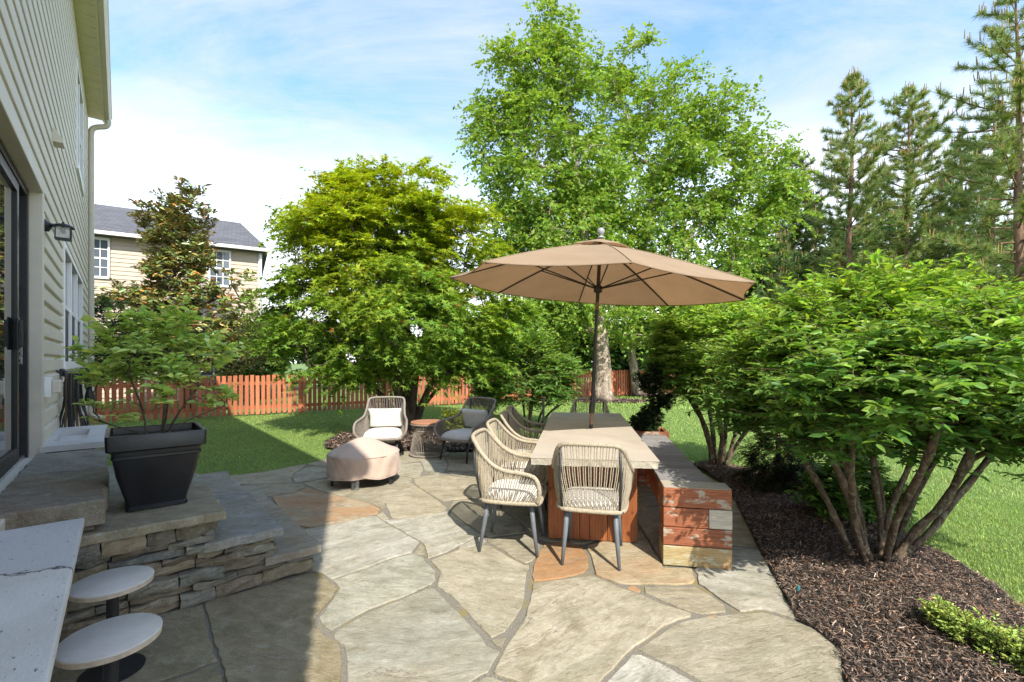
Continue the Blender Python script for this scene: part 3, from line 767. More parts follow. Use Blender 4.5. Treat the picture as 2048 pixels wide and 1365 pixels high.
mulch('tree_ring', RING, 'brown bark mulch around the maple behind the lounge chairs', 0.04, 1500, 0.03, 0.08, 0.014)
mulch('birch_ring', BIRCH_BED, 'bark mulch ring at the foot of the thick birch trunk', 0.05, 420, 0.05, 0.12, 0.03)
mulch('far_bed', FAR_BED, 'far bark bed below the twin birch stems', 0.05, 160, 0.06, 0.14, 0.04)

# ------------------------------------------------------------------ flagstone patio
patio = empty('patio', (0, 0, 0), kind='structure')
pb = MB(); 
gp = fine_poly('joint_bed', PATIO, -0.006, M['grit'], 0.6, 0.004)
gp.parent = patio
TONE = {'g': (0.36,0.33,0.25), 'b': (0.355,0.35,0.29), 't': (0.405,0.365,0.275), 'w': (0.44,0.43,0.38), 'd': (0.29,0.245,0.145),  # 'd': stained dark stones, with the olive of the shade put into their tone
        'r': (0.38,0.31,0.215), 'R': (0.43,0.26,0.13), 'q': (0.43,0.37,0.25), 'p': (0.36,0.32,0.235)}
RUST = {'r': 0.9, 'R': 0.95, 'q': 0.55}
def shrink(poly, d):
    n = len(poly)
    ar = sum(poly[i][0]*poly[(i+1)%n][1] - poly[(i+1)%n][0]*poly[i][1] for i in range(n))
    sg = 1 if ar > 0 else -1
    out = []
    for i in range(n):
        p0, p1, p2 = (Vector(poly[(i+k) % n]) for k in (-1, 0, 1))
        e1 = (p1 - p0).normalized(); e2 = (p2 - p1).normalized()
        nn = Vector((-e1.y - e2.y, e1.x + e2.x)) * sg
        if nn.length < 1e-6: nn = Vector((-e1.y, e1.x)) * sg
        out.append(p1 + nn.normalized() * d)
    return out
def rough_edge(poly, step=0.045, amp=0.006):
    out = []
    n = len(poly)
    for i in range(n):
        a_, b_ = Vector(poly[i]), Vector(poly[(i+1) % n])
        m = max(1, int((b_ - a_).length / step))
        nn = Vector((-(b_-a_).y, (b_-a_).x)).normalized() if (b_-a_).length > 1e-6 else Vector((0, 0))
        for k in range(m):
            w = amp * (random.random() - 0.5) * 2 if k else amp * 0.3 * (random.random() - 0.5)
            out.append(a_.lerp(b_, k / m) + nn * w)
    return out
FLAGS_PLACE = None
for kind, flat in FLAGS:
    poly = [(flat[i], flat[i+1]) for i in range(0, len(flat), 2)]
    cx = sum(p[0] for p in poly) / len(poly); cy = sum(p[1] for p in poly) / len(poly)
    size = max(math.hypot(p[0]-cx, p[1]-cy) for p in poly)
    pl = rough_edge(shrink(poly, 0.003 if size < 0.3 else 0.0055))
    pl = [(p[0]-cx, p[1]-cy) for p in pl]
    ar = sum(pl[i][0]*pl[(i+1)%len(pl)][1] - pl[(i+1)%len(pl)][0]*pl[i][1] for i in range(len(pl)))
    if ar < 0: pl.reverse()
    z = random.uniform(0.0, 0.006)
    o = MB().prism(pl, -0.035, z, 0.0035).build('flagstone', M['flag'], patio)
    o.location = (cx, cy, 0)
    t = TONE[kind]; k = random.uniform(0.93, 1.15)
    o.color = (t[0]*k, t[1]*k, t[2]*k, RUST.get(kind, 0.10 * random.random()))
# moss tufts and small weeds in the joints
n = 2600
ed = []
for kind, flat in FLAGS[:41]:
    poly = [(flat[i], flat[i+1]) for i in range(0, len(flat), 2)]
    for i in range(len(poly)): ed.append((poly[i], poly[(i+1) % len(poly)]))
ed = np.array(ed)
ln = np.hypot(*(ed[:,1]-ed[:,0]).T)
ii = rng.choice(len(ed), n, p=ln/ln.sum()); tt = rng.random((n,1))
P = ed[ii,0]*(1-tt) + ed[ii,1]*tt + rng.normal(0, 0.007, (n,2))
cl_ = (np.sin(P[:,0]*5.1 + 2*np.sin(P[:,1]*3.7)) + np.sin(P[:,1]*4.3)) > 0.7
P = P[cl_]; n = len(P)
az = rng.uniform(0, 2*PI, n); tl = rng.uniform(0.1, 1.1, n)
D = np.stack([np.cos(az)*np.sin(tl), np.sin(az)*np.sin(tl), np.cos(tl)], 1)
Nn = np.stack([np.cos(az), np.sin(az), np.full(n, 0.2)], 1)
o = scatter('joint_moss', BLADE_V, BLADE_F, np.column_stack([P, np.full(n, -0.006)]), D, Nn, rng.uniform(0.006, 0.018, n), tones((0.19, 0.17, 0.045), n, 0.35, 0.15), M['grass'], patio, 0.35)
o['kind'] = 'stuff'

# ------------------------------------------------------------------ stone steps at the door
LT = [(0.30,0.31,0.27), (0.36,0.355,0.31), (0.31,0.265,0.19), (0.24,0.215,0.165), (0.36,0.31,0.225), (0.19,0.195,0.19), (0.30,0.32,0.31), (0.25,0.20,0.14), (0.42,0.35,0.23), (0.17,0.15,0.12), (0.33,0.36,0.34)]
steps = empty('stone_steps', hw(0, 0), HOUSE_ROT, 'dry-laid ledgestone steps with bluestone treads leading up to the sliding door', 'steps')
T0, T1 = 3.42, 5.46
def ledge(s0, s1, z0, z1, t, axis='front'):
    """one rough split stone in the face of the steps"""
    L = s1 - s0; H = z1 - z0
    nx = max(3, int(L / 0.045)); nz = 4
    bm = bmesh.new()
    g = 0.003
    out = random.uniform(0.0, 0.045)
    tilt = random.uniform(-0.012, 0.012); bow = [random.uniform(-1, 1) for _ in range(4)]
    grid = []
    for i in range(nx + 1):
        row = []
        for j in range(nz + 1):
            u = i / nx; w = j / nz
            e = min(u, 1-u) * nx; f = min(w, 1-w) * nz
            d = out + 0.008 * random.uniform(-1, 1) - (0.008 if e < 0.5 else 0) - (0.009 if f < 0.5 else 0) + 0.010 * math.sin(bow[0]*3 + u*4*bow[1])
            zc = z0 + g + (H - 2*g) * w + tilt * (u - 0.5) + (0.007 * math.sin(u*5*bow[2] + bow[3]*3) if 0 < j < nz else 0.007 * math.sin(u*6 + bow[3]*5))
            sc = s0 + g + (L - 2*g) * u + random.uniform(-0.004, 0.004)
            row.append(bm.verts.new((sc, t - d, zc) if axis == 'front' else (t + d, sc, zc)))
        grid.append(row)
    back = []
    for i in range(nx):
        for j in range(nz):
            q = (grid[i][j], grid[i+1][j], grid[i+1][j+1], grid[i][j+1])
            bm.faces.new(q)
    rim = [grid[i][0] for i in range(nx+1)] + [grid[nx][j] for j in range(1, nz+1)] + [grid[i][nz] for i in range(nx-1, -1, -1)] + [grid[0][j] for j in range(nz-1, 0, -1)]
    bk = []
    for v_ in rim:
        c_ = v_.co.copy()
        if axis == 'front': c_.y = t + 0.05
        else: c_.x = t - 0.05
        bk.append(bm.verts.new(c_))
    for i in range(len(rim)):
        j = (i+1) % len(rim)
        bm.faces.new((rim[j], rim[i], bk[i], bk[j]))
    bmesh.ops.recalc_face_normals(bm, faces=bm.faces[:])
    me = bpy.data.meshes.new('ledgestone'); bm.to_mesh(me); bm.free()
    me.materials.append(M['ledge'])
    o = link_mesh('ledgestone', me, steps)
    c_ = random.choice(LT); k = random.uniform(0.75, 1.1)
    o.color = (c_[0]*k, c_[1]*k, c_[2]*k, random.choice([0, 0, 0.05, 0.25]))
core = MB()
core.box(0.0, 0.99, T0+0.03, T1, 0, 0.50).box(0.99, 1.33, T0+0.03, T1, 0, 0.31).box(1.33, 1.58, T0+0.03, T1, 0, 0.13).box(0.0, 0.42, T0+0.03, T1-0.1, 0.4, 0.60)
core.build('core', M['soil'], steps)
def courses(s_in, s_out, ztop, axis='front', t=T0):
    z = 0.0
    while z < ztop - 0.02:
        h = random.choice([0.042, 0.05, 0.065, 0.09])
        if ztop - z - h < 0.045: h = ztop - z
        s = s_out
        while s > s_in + 0.01:
            L = random.uniform(0.12, 0.34)
            if s - L < s_in + 0.09: L = s - s_in
            if h >= 0.09 and random.random() < 0.3 and L < 0.24:
                ledge(s-L, s, z, z+h*0.5, t, axis); ledge(s-L, s, z+h*0.5, z+h, t, axis)
            else: ledge(s-L, s, z, z+h, t, axis)
            s -= L
        z += h
courses(0.0, 1.585, 0.135)
z_keep = 0.135
def courses_at(s_in, s_out, z0, ztop, axis='front', t=T0):
    z = z0
    while z < ztop - 0.02:
        h = random.choice([0.04, 0.05, 0.06, 0.075])
        if ztop - z - h < 0.04: h = ztop - z
        s = s_out
        while s > s_in + 0.01:
            L = random.uniform(0.12, 0.36)
            if s - L < s_in + 0.09: L = s - s_in
            ledge(s-L, s, z, z+h, t, axis)
            s -= L
        z += h
courses_at(0.0, 1.335, 0.135, 0.315)
courses_at(0.0, 0.995, 0.315, 0.505)
courses_at(T0, T1, 0.0, 0.135, 'side', 1.58)
courses_at(T0, T1, 0.185, 0.315, 'side', 1.33)
courses_at(T0, T1, 0.365, 0.505, 'side', 0.99)
courses_at(0.0, 0.43, 0.555, 0.612, 'front', T0)
def tread(s0, s1, t0, t1, z0, z1, tone, rust=0.05):
    poly = rough_edge([(s0, t0), (s1, t0), (s1, t1), (s0, t1)], 0.06, 0.011)
    cx, cy = (s0+s1)/2, (t0+t1)/2
    o = MB().prism([(p[0]-cx, p[1]-cy) for p in poly], z0, z1, 0.009).build('tread', M['flag'], steps)
    o.location = (cx, cy, 0); o.color = (*tone, rust)
BL = (0.26,0.275,0.27); BR = (0.30,0.255,0.18); DK = (0.235,0.21,0.17)
tread(1.27, 1.63, T0-0.05, 4.62, 0.135, 0.185, (0.29,0.275,0.24), 0.12)
tread(1.27, 1.62, 4.63, 5.50, 0.135, 0.183, (0.34,0.33,0.285))
tread(0.93, 1.38, T0-0.05, 4.55, 0.315, 0.367, BL)
tread(0.93, 1.37, 4.56, 5.52, 0.315, 0.365, (0.29,0.30,0.29))
tread(0.02, 1.045, T0-0.06, 4.25, 0.505, 0.555, (0.33,0.285,0.20), 0.05)
tread(0.02, 1.03, 4.26, 5.50, 0.505, 0.553, (0.33,0.32,0.27))
tread(0.012, 0.47, T0-0.03, 4.40, 0.60, 0.735, DK, 0.25)
tread(0.012, 0.45, 4.42, 5.40, 0.60, 0.733, (0.27,0.26,0.235), 0.05)

# ------------------------------------------------------------------ the house on the left
house = empty('house', hw(0, 0), HOUSE_ROT, 'beige vinyl-sided two-storey house wall with sliding glass door at the left edge', 'house')
HT0, HT1, EAVE = -0.79, 12.97, 6.62
OPEN = [(3.10, 5.44, 0.70, 2.90), (7.49, 11.0, 1.44, 2.91), (9.55, 11.1, 4.46, 6.10)]
def spans(z0, z1):
    cuts = [(a_, b_) for a_, b_, c_, d_ in OPEN if z1 > c_ + 1e-4 and z0 < d_ - 1e-4]
    out, t = [], HT0
    for a_, b_ in sorted(cuts):
        out.append((t, a_)); t = b_
    out.append((t, HT1))
    return out
body = MB().box(-8.2, -0.2, HT0, HT1, -0.05, EAVE)
zs = sorted({0.0, EAVE} | {q for o_ in OPEN for q in o_[2:]})
for z0, z1 in zip(zs, zs[1:]):
    for a_, b_ in spans(z0, z1): body.box(-0.2, -0.002, a_, b_, z0, z1)
body.build('wall', M['siding'], house)
EXPO = 0.157
z = 0.46
while z < EAVE - 0.02:
    z1 = min(z + EXPO, EAVE)
    ov = [(a_, b_) for a_, b_, c_, d_ in OPEN if z1 > c_ + 0.03 and z < d_ - 0.03]
    t = HT0; segs = []
    for a_, b_ in sorted(ov): segs.append((t, a_)); t = b_
    segs.append((t, HT1))
    cut = []
    for a_, b_ in segs:
        while b_ - a_ > 4.2:
            q = a_ + random.uniform(1.6, 3.7); cut.append((a_, q + 0.0)); a_ = q + 0.003
        cut.append((a_, b_))
    for a_, b_ in cut:
        if b_ - a_ < 0.02: continue
        h = z1 - z
        # drop-lap profile: bottom lip stands out, upper third steps back
        prof = [(0.0, 0.0), (0.034, 0.0), (0.036, 0.008), (0.034, h*0.70), (0.012, h*0.80), (0.003, h*0.92), (0.002, h), (0.0, h)]
        n = len(prof)
        m = MB()
        m.add([(x, a_, z + q) for x, q in prof] + [(x, b_, z + q) for x, q in prof],
              [(i, i + n, (i+1) % n + n, (i+1) % n) for i in range(n)] + [tuple(range(n)), tuple(reversed(range(n, 2*n)))])
        m.build('siding_board', M['siding'], house)
    z = z1
MB().box(0.0, 0.045, HT0, 3.05, 0.0, 0.455).box(0.0, 0.03, 5.5, HT1, 0.0, 0.455).build('foundation', M['concrete'], house)
MB().box(-0.05, 0.035, HT1-0.09, HT1+0.03, 0.3, EAVE).build('corner_post', M['trim'], house)
# roof, soffit boards, fascia, gutter
rf = MB().add([(0.36,HT0-0.25,EAVE+0.16),(0.36,HT1+0.12,EAVE+0.16),(-4.1,HT1+0.12,EAVE+2.2),(-4.1,HT0-0.25,EAVE+2.2),(-8.5,HT0-0.25,EAVE+0.16),(-8.5,HT1+0.12,EAVE+0.16),
               (0.36,HT0-0.25,EAVE+0.06),(0.36,HT1+0.12,EAVE+0.06),(-8.5,HT0-0.25,EAVE+0.06),(-8.5,HT1+0.12,EAVE+0.06)],
              [(0,1,2,3),(3,2,5,4),(6,8,9,7),(0,6,7,1),(4,5,9,8),(0,3,4,8,6),(1,7,9,5,2)])
roof = rf.build('roof', M['shingle'], house)
t = HT0 - 0.2
while t < HT1 + 0.1:
    t1 = min(t + 0.30, HT1 + 0.1)
    MB().box(0.0, 0.265, t+0.004, t1-0.004, EAVE-0.012, EAVE+0.04).build('soffit_board', M['soffit'], roof, bevel=0.004, seg=1)
    t = t1
MB().box(0.262, 0.29, HT0-0.22, HT1+0.11, EAVE-0.04, EAVE+0.055).build('fascia', M['soffit'], roof)
gut = MB()
gp_ = [(0.292,-0.03),(0.36,-0.03),(0.385,0.02),(0.40,0.075),(0.41,0.085),(0.40,0.09),(0.385,0.075),(0.37,0.03),(0.35,-0.015),(0.30,-0.015),(0.30,0.08),(0.292,0.08)]
n = len(gp_)
gut.add([(x, HT0-0.22, EAVE+q) for x, q in gp_] + [(x, HT1+0.12, EAVE+q) for x, q in gp_], [(i, i+n, (i+1)%n+n, (i+1)%n) for i in range(n)] + [tuple(range(n)), tuple(reversed(range(n, 2*n)))])
gut.build('gutter', M['trim'], house)
def rect_pipe(pts, w, d):
    m = MB()
    m.tube([Vector(p) for p in pts], w, 4)
    return m
dsp = catmull([(0.345, HT1-0.05, EAVE-0.03), (0.345, HT1-0.05, EAVE-0.10), (0.30, HT1-0.03, EAVE-0.17), (0.16, HT1+0.0, EAVE-0.22), (0.085, HT1+0.0, EAVE-0.32), (0.08, HT1+0.0, EAVE-0.6)], 4)
dsp += [Vector((0.08, HT1, zz_)) for zz_ in (5.2, 4.0, 2.8, 1.6, 0.75)] + catmull([(0.08, HT1, 0.6), (0.085, HT1, 0.42), (0.15, HT1, 0.33), (0.30, HT1, 0.29)], 4)
MB().tube(dsp, 0.052, 8).build('downspout', M['trim'], house, auto=0.9)
# sliding glass door
door = empty('sliding_door', parent=house)
DT0, DT1, DZ0, DZ1 = 3.10, 5.44, 0.70, 2.90
cas = MB().box(-0.035, 0.05, DT1-0.005, DT1+0.085, DZ0-0.06, DZ1+0.09).box(-0.035, 0.05, DT0-0.085, DT0+0.005, DZ0-0.06, DZ1+0.09).box(-0.035, 0.052, DT0+0.005, DT1-0.005, DZ1-0.005, DZ1+0.088)
cas.build('door_casing', M['trim'], door, bevel=0.006)
MB().box(-0.15, 0.10, DT0-0.05, DT1+0.05, DZ0-0.10, DZ0+0.012).build('threshold', M['trim'], door, bevel=0.008)
MB().box(-0.14, -0.035, DT1-0.06, DT1-0.006, DZ0+0.012, DZ1-0.006).box(-0.14, -0.035, DT0+0.006, DT1-0.06, DZ1-0.06, DZ1-0.006).box(-0.14, -0.035, DT0+0.006, DT0+0.06, DZ0+0.012, DZ1-0.06).build('door_frame', M['black'], door, bevel=0.003)
MB().box(-0.135, -0.05, DT0+0.06, DT1-0.06, DZ0+0.012, DZ0+0.04).build('track', M['chrome'], door, bevel=0.004)
def sash(t0, t1, s, nm='door_panel'):
    p = MB().box(s-0.022, s+0.022, t0, t0+0.075, DZ0+0.045, DZ1-0.065).box(s-0.022, s+0.022, t1-0.075, t1, DZ0+0.045, DZ1-0.065).box(s-0.022, s+0.022, t0+0.075, t1-0.075, DZ0+0.045, DZ0+0.15).box(s-0.022, s+0.022, t0+0.075, t1-0.075, DZ1-0.14, DZ1-0.065).build(nm, M['black'], door, bevel=0.003)
    MB().box(s-0.006, s+0.006, t0+0.07, t1-0.07, DZ0+0.14, DZ1-0.13).build('pane', M['glass'], p)
    return p
sash(4.25, 5.05, -0.065); sash(3.18, 4.33, -0.115)
MB().box(-0.043, -0.012, 4.93, 4.965, 1.60, 1.80).box(-0.043, -0.03, 4.90, 4.99, 1.58, 1.82).build('door_handle', M['black'], door, bevel=0.006)
sp = MB().box(-0.112, -0.062, DT1-0.063, DT1-0.058, 1.47, 1.80)
sp = sp.build('strike_plate', M['chrome'], door, bevel=0.002)
for zz_ in (1.49, 1.545, 1.60, 1.665, 1.715, 1.765):
    MB().box(-0.100, -0.074, DT1-0.0645, DT1-0.0632, zz_, zz_+0.022).build('slot', M['black'], sp)
# windows
def window(t0, t1, z0, z1, n, low_screen=True):
    w = empty('window', parent=house)
    f = MB().box(-0.03, 0.045, t0, t0+0.07, z0, z1).box(-0.03, 0.045, t1-0.07, t1, z0, z1).box(-0.03, 0.045, t0+0.07, t1-0.07, z1-0.07, z1).box(-0.03, 0.06, t0-0.02, t1+0.02, z0-0.045, z0+0.05)
    f.build('frame', M['white'], w, bevel=0.004)
    wd = (t1 - t0 - 0.14) / n
    for k in range(n):
        a_ = t0 + 0.07 + wd * k
        zm = (z0 + z1) / 2
        if k: MB().box(-0.03, 0.035, a_-0.035, a_+0.035, z0+0.05, z1-0.07).build('mullion', M['white'], w, bevel=0.004)
        g0, g1 = a_ + (0.035 if k else 0), a_ + wd - (0.035 if k < n-1 else 0)
        MB().box(-0.02, 0.02, g0, g1, zm-0.025, zm+0.025).build('meeting_rail', M['white'], w, bevel=0.003)
        MB().box(-0.02, -0.008, g0, g1, zm+0.025, z1-0.07).build('pane', M['glass'], w)
        MB().box(-0.02, 0.004, g0, g1, z0+0.05, zm-0.025).build('screen' if low_screen else 'pane', M['screen'] if low_screen else M['glass'], w)
    return w
window(*OPEN[1], 3); window(*OPEN[2], 2, False)
# dryer vent hood, hose hook, outlet box, wall lantern
vent = MB().add([(0.02,0,0),(0.02,0.17,0),(0.02,0.17,0.17),(0.02,0,0.17),(0.11,0,0.0),(0.11,0.17,0.0),(0.11,0,0.035),(0.11,0.17,0.035)],
                [(0,3,6,4),(1,5,7,2),(3,2,7,6),(4,6,7,5),(0,4,5,1),(0,1,2,3)]).build('vent_hood', M['trim'], house, bevel=0.004)
vent.location = (0, 4.9+1.45, 3.66)

lan = empty('wall_lantern', hw(0.03, 5.60, 2.68), HOUSE_ROT, 'black wall lantern with rippled glass beside the sliding door', 'lantern')
MB().box(0, 0.014, -0.10, 0.10, -0.14, 0.13).build('mounting_block', M['white'], lan, bevel=0.004)
MB().tube([(0.014,0,-0.02),(0.045,0,-0.02),(0.062,0,-0.01),(0.085,0,-0.003)], [0.075,0.072,0.045,0.018], 20).build('back_plate', M['black'], lan, auto=0.6)
MB().tube(catmull([(0.07,0,-0.005),(0.10,0,0.0),(0.13,0,-0.005)], 5), 0.014, 8).build('arm', M['black'], lan, smooth=True)
cg = MB()
for sx in (-1, 1):
    for sy in (-1, 1): cg.box(0.185+sx*0.068-0.006, 0.185+sx*0.068+0.006, sy*0.068-0.006, sy*0.068+0.006, -0.155, -0.02)
cg.box(0.108, 0.262, -0.077, 0.077, -0.168, -0.155)
cage = cg.build('cage', M['black'], lan, bevel=0.002, seg=1)
MB().lathe([(0.108,0),(0.105,0.012),(0.085,0.03),(0.04,0.045),(0.012,0.05),(0.012,0.068),(0.004,0.075)], 20, (0.185,0,-0.022)).build('cap', M['black'], lan, auto=0.6)
MB().box(0.124, 0.246, -0.061, 0.061, -0.154, -0.024).build('glass', M['lampglass'], lan)
MB().lathe([(0.004,-0.10),(0.022,-0.085),(0.027,-0.06),(0.018,-0.03),(0.012,-0.02)], 12, (0.185,0,0)).build('bulb', M['white'], lan, smooth=True)

lan.scale = (0.70, 0.70, 0.72)
box = empty('outlet_box', hw(0.03, 5.72, 1.27), HOUSE_ROT, 'white and cream weatherproof outlet box on the siding below the lantern', 'outlet')
MB().box(0, 0.05, -0.09, 0.09, -0.085, 0.085).build('plate', M['white'], box, bevel=0.005)
MB().box(0.05, 0.11, -0.05, 0.055, -0.055, 0.06).build('timer', M['trim'], box, bevel=0.012)
MB().tube(catmull([(0.09,0.05,0.02),(0.10,0.2,0.04),(0.09,0.45,0.03),(0.07,0.8,0.06)], 6), 0.006, 6).build('cable', M['trim'], box, smooth=True)

hose = empty('garden_hose', hw(0.03, 7.15, 1.36), HOUSE_ROT, 'coiled black and brown garden hose with spray nozzle hanging on the siding', 'hose')
MB().box(0, 0.03, -0.12, 0.12, -0.03, 0.05).box(0.03, 0.19, -0.10, 0.10, -0.03, 0.0).box(0.17, 0.19, -0.10, 0.10, 0.0, 0.06).build('hanger', M['black'], hose, bevel=0.005)
for k in range(7):
    w = 0.17 + 0.035 * (k % 4); dp = 0.62 + 0.09 * ((k * 3) % 5)
    x = 0.045 + 0.019 * k
    loop = [(x, 0.0, 0.02), (x, w*0.8, -0.03), (x+0.01, w, -0.3), (x+0.015+0.022*(k-2), w*0.75, -dp+0.08), (x+0.01+0.026*(k-2), 0.0, -dp), (x+0.02*(k-2), -w*0.75, -dp+0.1), (x, -w, -0.3), (x, -w*0.8, -0.03), (x, 0.0, 0.02)]
    MB().tube(catmull(loop, 6)[:-1], 0.0115, 7, closed=True).build('loop', M['hosebrown' if k in (1, 4) else 'hose'], hose, smooth=True)
MB().tube([(0.21,0.12,0.10),(0.215,0.13,-0.03),(0.225,0.16,-0.17),(0.23,0.17,-0.20),(0.235,0.18,-0.27),(0.24,0.19,-0.33)], [0.02,0.03,0.034,0.026,0.045,0.05], 12).build('nozzle', M['black'], hose, auto=0.6)

# concrete ledge with a sunk tray, beyond the steps
tray = empty('concrete_ledge', hw(0, 0), HOUSE_ROT, 'pale concrete wall ledge with a rectangular sunk basin below the hose', 'ledge')
tr_ = MB().box(0.03, 0.43, 5.42, 5.72, 0.735, 0.785).box(0.03, 0.43, 6.55, 6.86, 0.735, 0.785).box(0.30, 0.43, 5.72, 6.55, 0.735, 0.785).box(0.03, 0.09, 5.72, 6.55, 0.735, 0.785).box(0.09, 0.30, 5.72, 6.55, 0.715, 0.733)
tr_.build('slab', M['concrete'], tray)
MB().box(0.028, 0.36, 5.80, 5.86, 0.66, 0.714).box(0.028, 0.36, 6.42, 6.48, 0.66, 0.714).box(0.028, 0.07, 5.80, 5.86, 0.30, 0.66).box(0.028, 0.07, 6.42, 6.48, 0.30, 0.66).build('bracket', M['black'], tray, bevel=0.003)

# concrete bar counter in the near left corner
bar = empty('bar_counter', hw(0, 0), HOUSE_ROT, 'pale pitted concrete counter top in the near left corner', 'counter')
MB().box(0.03, 0.405, 0.75, 3.03, 0.70, 0.742).build('counter_top', M['counter'], bar, bevel=0.006)
MB().box(0.05, 0.20, 0.80, 1.1, 0.0, 0.70).box(0.05, 0.20, 2.6, 2.95, 0.0, 0.70).build('pedestal', M['concrete'], bar, bevel=0.006)

# ------------------------------------------------------------------ red picket fence
FD = Vector((0.862, 0.507, 0)); FN = Vector((0.507, -0.862, 0))      # along, towards the eye
F0 = Vector((-10.25, 10.74, 0))
fence = empty('picket_fence', F0, math.atan2(FD.y, FD.x), 'rust red wooden picket fence along the back of the yard', 'fence')
pk = MB().box(-0.045, 0.045, -0.010, 0.010, 0.035, 1.10).mesh('picket', M['fence'])
FL = 24.0
x = 0.05; k = 0
while x < FL:
    link_mesh('picket', pk, fence, (x, -0.03, random.uniform(-0.012, 0.012)), (0, random.uniform(-0.006, 0.006), 0))
    x += 0.132 + random.uniform(-0.004, 0.004)
rl = MB().box(0, 2.42, 0.0, 0.035, -0.045, 0.045).mesh('rail', M['fence'])
ps = MB().box(-0.05, 0.05, 0.037, 0.137, 0.0, 1.08).mesh('post', M['fence'])
for k in range(10):
    for z in (0.22, 0.88): link_mesh('rail', rl, fence, (k * 2.42, -0.018, z))
    link_mesh('post', ps, fence, (k * 2.42, 0, 0))

# ------------------------------------------------------------------ neighbour's house beyond the fence
NB = Vector((-10.13, 18.5, 0))
nb = empty('neighbour_house', NB, math.atan2(FD.y, FD.x), 'tan-sided two-storey house with grey shingle roof beyond the fence', 'house')
NE = 6.0
MB().box(-15, -0.02, 0.03, 8.0, 0, NE).build('wall', M['farsiding'], nb)
sm = MB()
z = 0.2
while z < NE - 0.05:
    sm.add([(-15, 0.03, z), (0, 0.03, z), (0, -0.003, z), (-15, -0.003, z), (-15, 0.018, z+0.15), (0, 0.018, z+0.15)], [(0,1,2,3),(3,2,5,4)])
    z += 0.15
o = sm.build('siding', M['farsiding'], nb); o['kind'] = 'stuff'
r = MB().add([(-15.3,-0.35,NE-0.02),(0.22,-0.35,NE-0.02),(-0.75,4.0,NE+2.0),(-15.3,4.0,NE+2.0),(0.22,8.4,NE-0.02),(-15.3,8.4,NE-0.02),(-15.3,-0.35,NE-0.14),(0.22,-0.35,NE-0.14),(0.22,8.4,NE-0.14),(-15.3,8.4,NE-0.14)],
         [(0,1,2,3),(3,2,4,5),(1,4,2),(0,6,7,1),(1,7,8,4),(6,9,8,7),(0,3,5,9,6)])
nr = r.build('roof', M['shingle'], nb)
MB().box(-15.3, 0.23, -0.43, -0.353, NE-0.15, NE-0.03).build('gutter', M['white'], nr, bevel=0.01)
MB().lathe([(0.05,0),(0.05,0.45),(0.055,0.45),(0.055,0.5)], 10, (-10.6, 1.2, NE+0.6)).build('vent_pipe', M['white'], nr)
MB().box(-11.9, -11.5, 3.6, 4.0, NE+1.7, NE+2.75).build('chimney', M['white'], nr)
MB().box(-0.11, 0.0, -0.07, -0.004, 0, NE-0.16).build('corner_board', M['white'], nb)
MB().tube([(-0.03,-0.13,NE-0.2),(-0.03,-0.11,NE-0.5),(-0.03,-0.11,0.2)], 0.045, 8).build('downspout', M['white'], nb, smooth=True)
def nwin(x, z0, z1, w=0.9):
    g = empty('window', parent=nb)
    MB().box(x-w/2-0.06, x-w/2, -0.05, 0.02, z0, z1).box(x+w/2, x+w/2+0.06, -0.05, 0.02, z0, z1).box(x-w/2-0.06, x+w/2+0.06, -0.05, 0.02, z1, z1+0.08).box(x-w/2-0.06, x+w/2+0.06, -0.06, 0.02, z0-0.08, z0).build('frame', M['white'], g)
    MB().box(x-w/2, x+w/2, -0.012, 0.01, z0, z1).build('pane', M['nglass'], g)
    mm = MB()
    for q in (1/3, 2/3): mm.box(x-w/2+w*q-0.012, x-w/2+w*q+0.012, -0.022, -0.013, z0, z1)
    for q in (0.25, 0.75): mm.box(x-w/2, x+w/2, -0.024, -0.0225, z0+(z1-z0)*q-0.012, z0+(z1-z0)*q+0.012)
    mm.box(x-w/2, x+w/2, -0.03, -0.0245, (z0+z1)/2-0.03, (z0+z1)/2+0.03)
    mm.build('muntin', M['white'], g)
a = N('neighbour_glass')
M['nglass'] = a.done((0.10, 0.12, 0.15), 0.05, None, Specular_IOR_Level=0.8)
for x in (-1.42, -5.05, -8.6): nwin(x, 4.45, 5.72, 0.62)
for x in (-2.3, -6.3): nwin(x, 0.95, 2.5, 1.3)
MB().box(-4.4, -1.2, -0.5, -0.06, 2.62, 2.78).build('awning', M['white'], nb)
# ------------------------------------------------------------------ dining table and bench
TABLE_ROT = -math.radians(8.05)
table = empty('dining_table', (0.8325, 4.98, 0), TABLE_ROT, 'long beige concrete-topped dining table on a cedar plank base', 'table')
HW_, HL = 0.48, 1.54
def slab_with_hole(hx, hy, z0, z1, hole=0.027, n=24):
    m = MB()
    ring_i = [(hole*math.cos(2*PI*k/n), hole*math.sin(2*PI*k/n)) for k in range(n)]
    def sq(k):
        a_ = 2*PI*k/n; c_, s_ = math.cos(a_), math.sin(a_)
        q = 1 / max(abs(c_)/hx, abs(s_)/hy)
        return (c_*q, s_*q)
    ring_o = [sq(k) for k in range(n)]
    # put real corners in
    for cx, cy in ((hx,hy),(-hx,hy),(-hx,-hy),(hx,-hy)):
        k = min(range(n), key=lambda i: math.hypot(ring_o[i][0]-cx, ring_o[i][1]-cy)); ring_o[k] = (cx, cy)
    V = [(x,y,z1) for x,y in ring_i] + [(x,y,z1) for x,y in ring_o] + [(x,y,z0) for x,y in ring_i] + [(x,y,z0) for x,y in ring_o]
    Fs = []
    for k in range(n):
        l = (k+1) % n
        Fs += [(k, n+k, n+l, l), (2*n+k, 2*n+l, 3*n+l, 3*n+k), (n+k, 3*n+k, 3*n+l, n+l), (k, l, 2*n+l, 2*n+k)]
    return m.add(V, Fs)
top = slab_with_hole(HW_, HL, 0.752, 0.76).build('table_top', M['tabletop'], table)
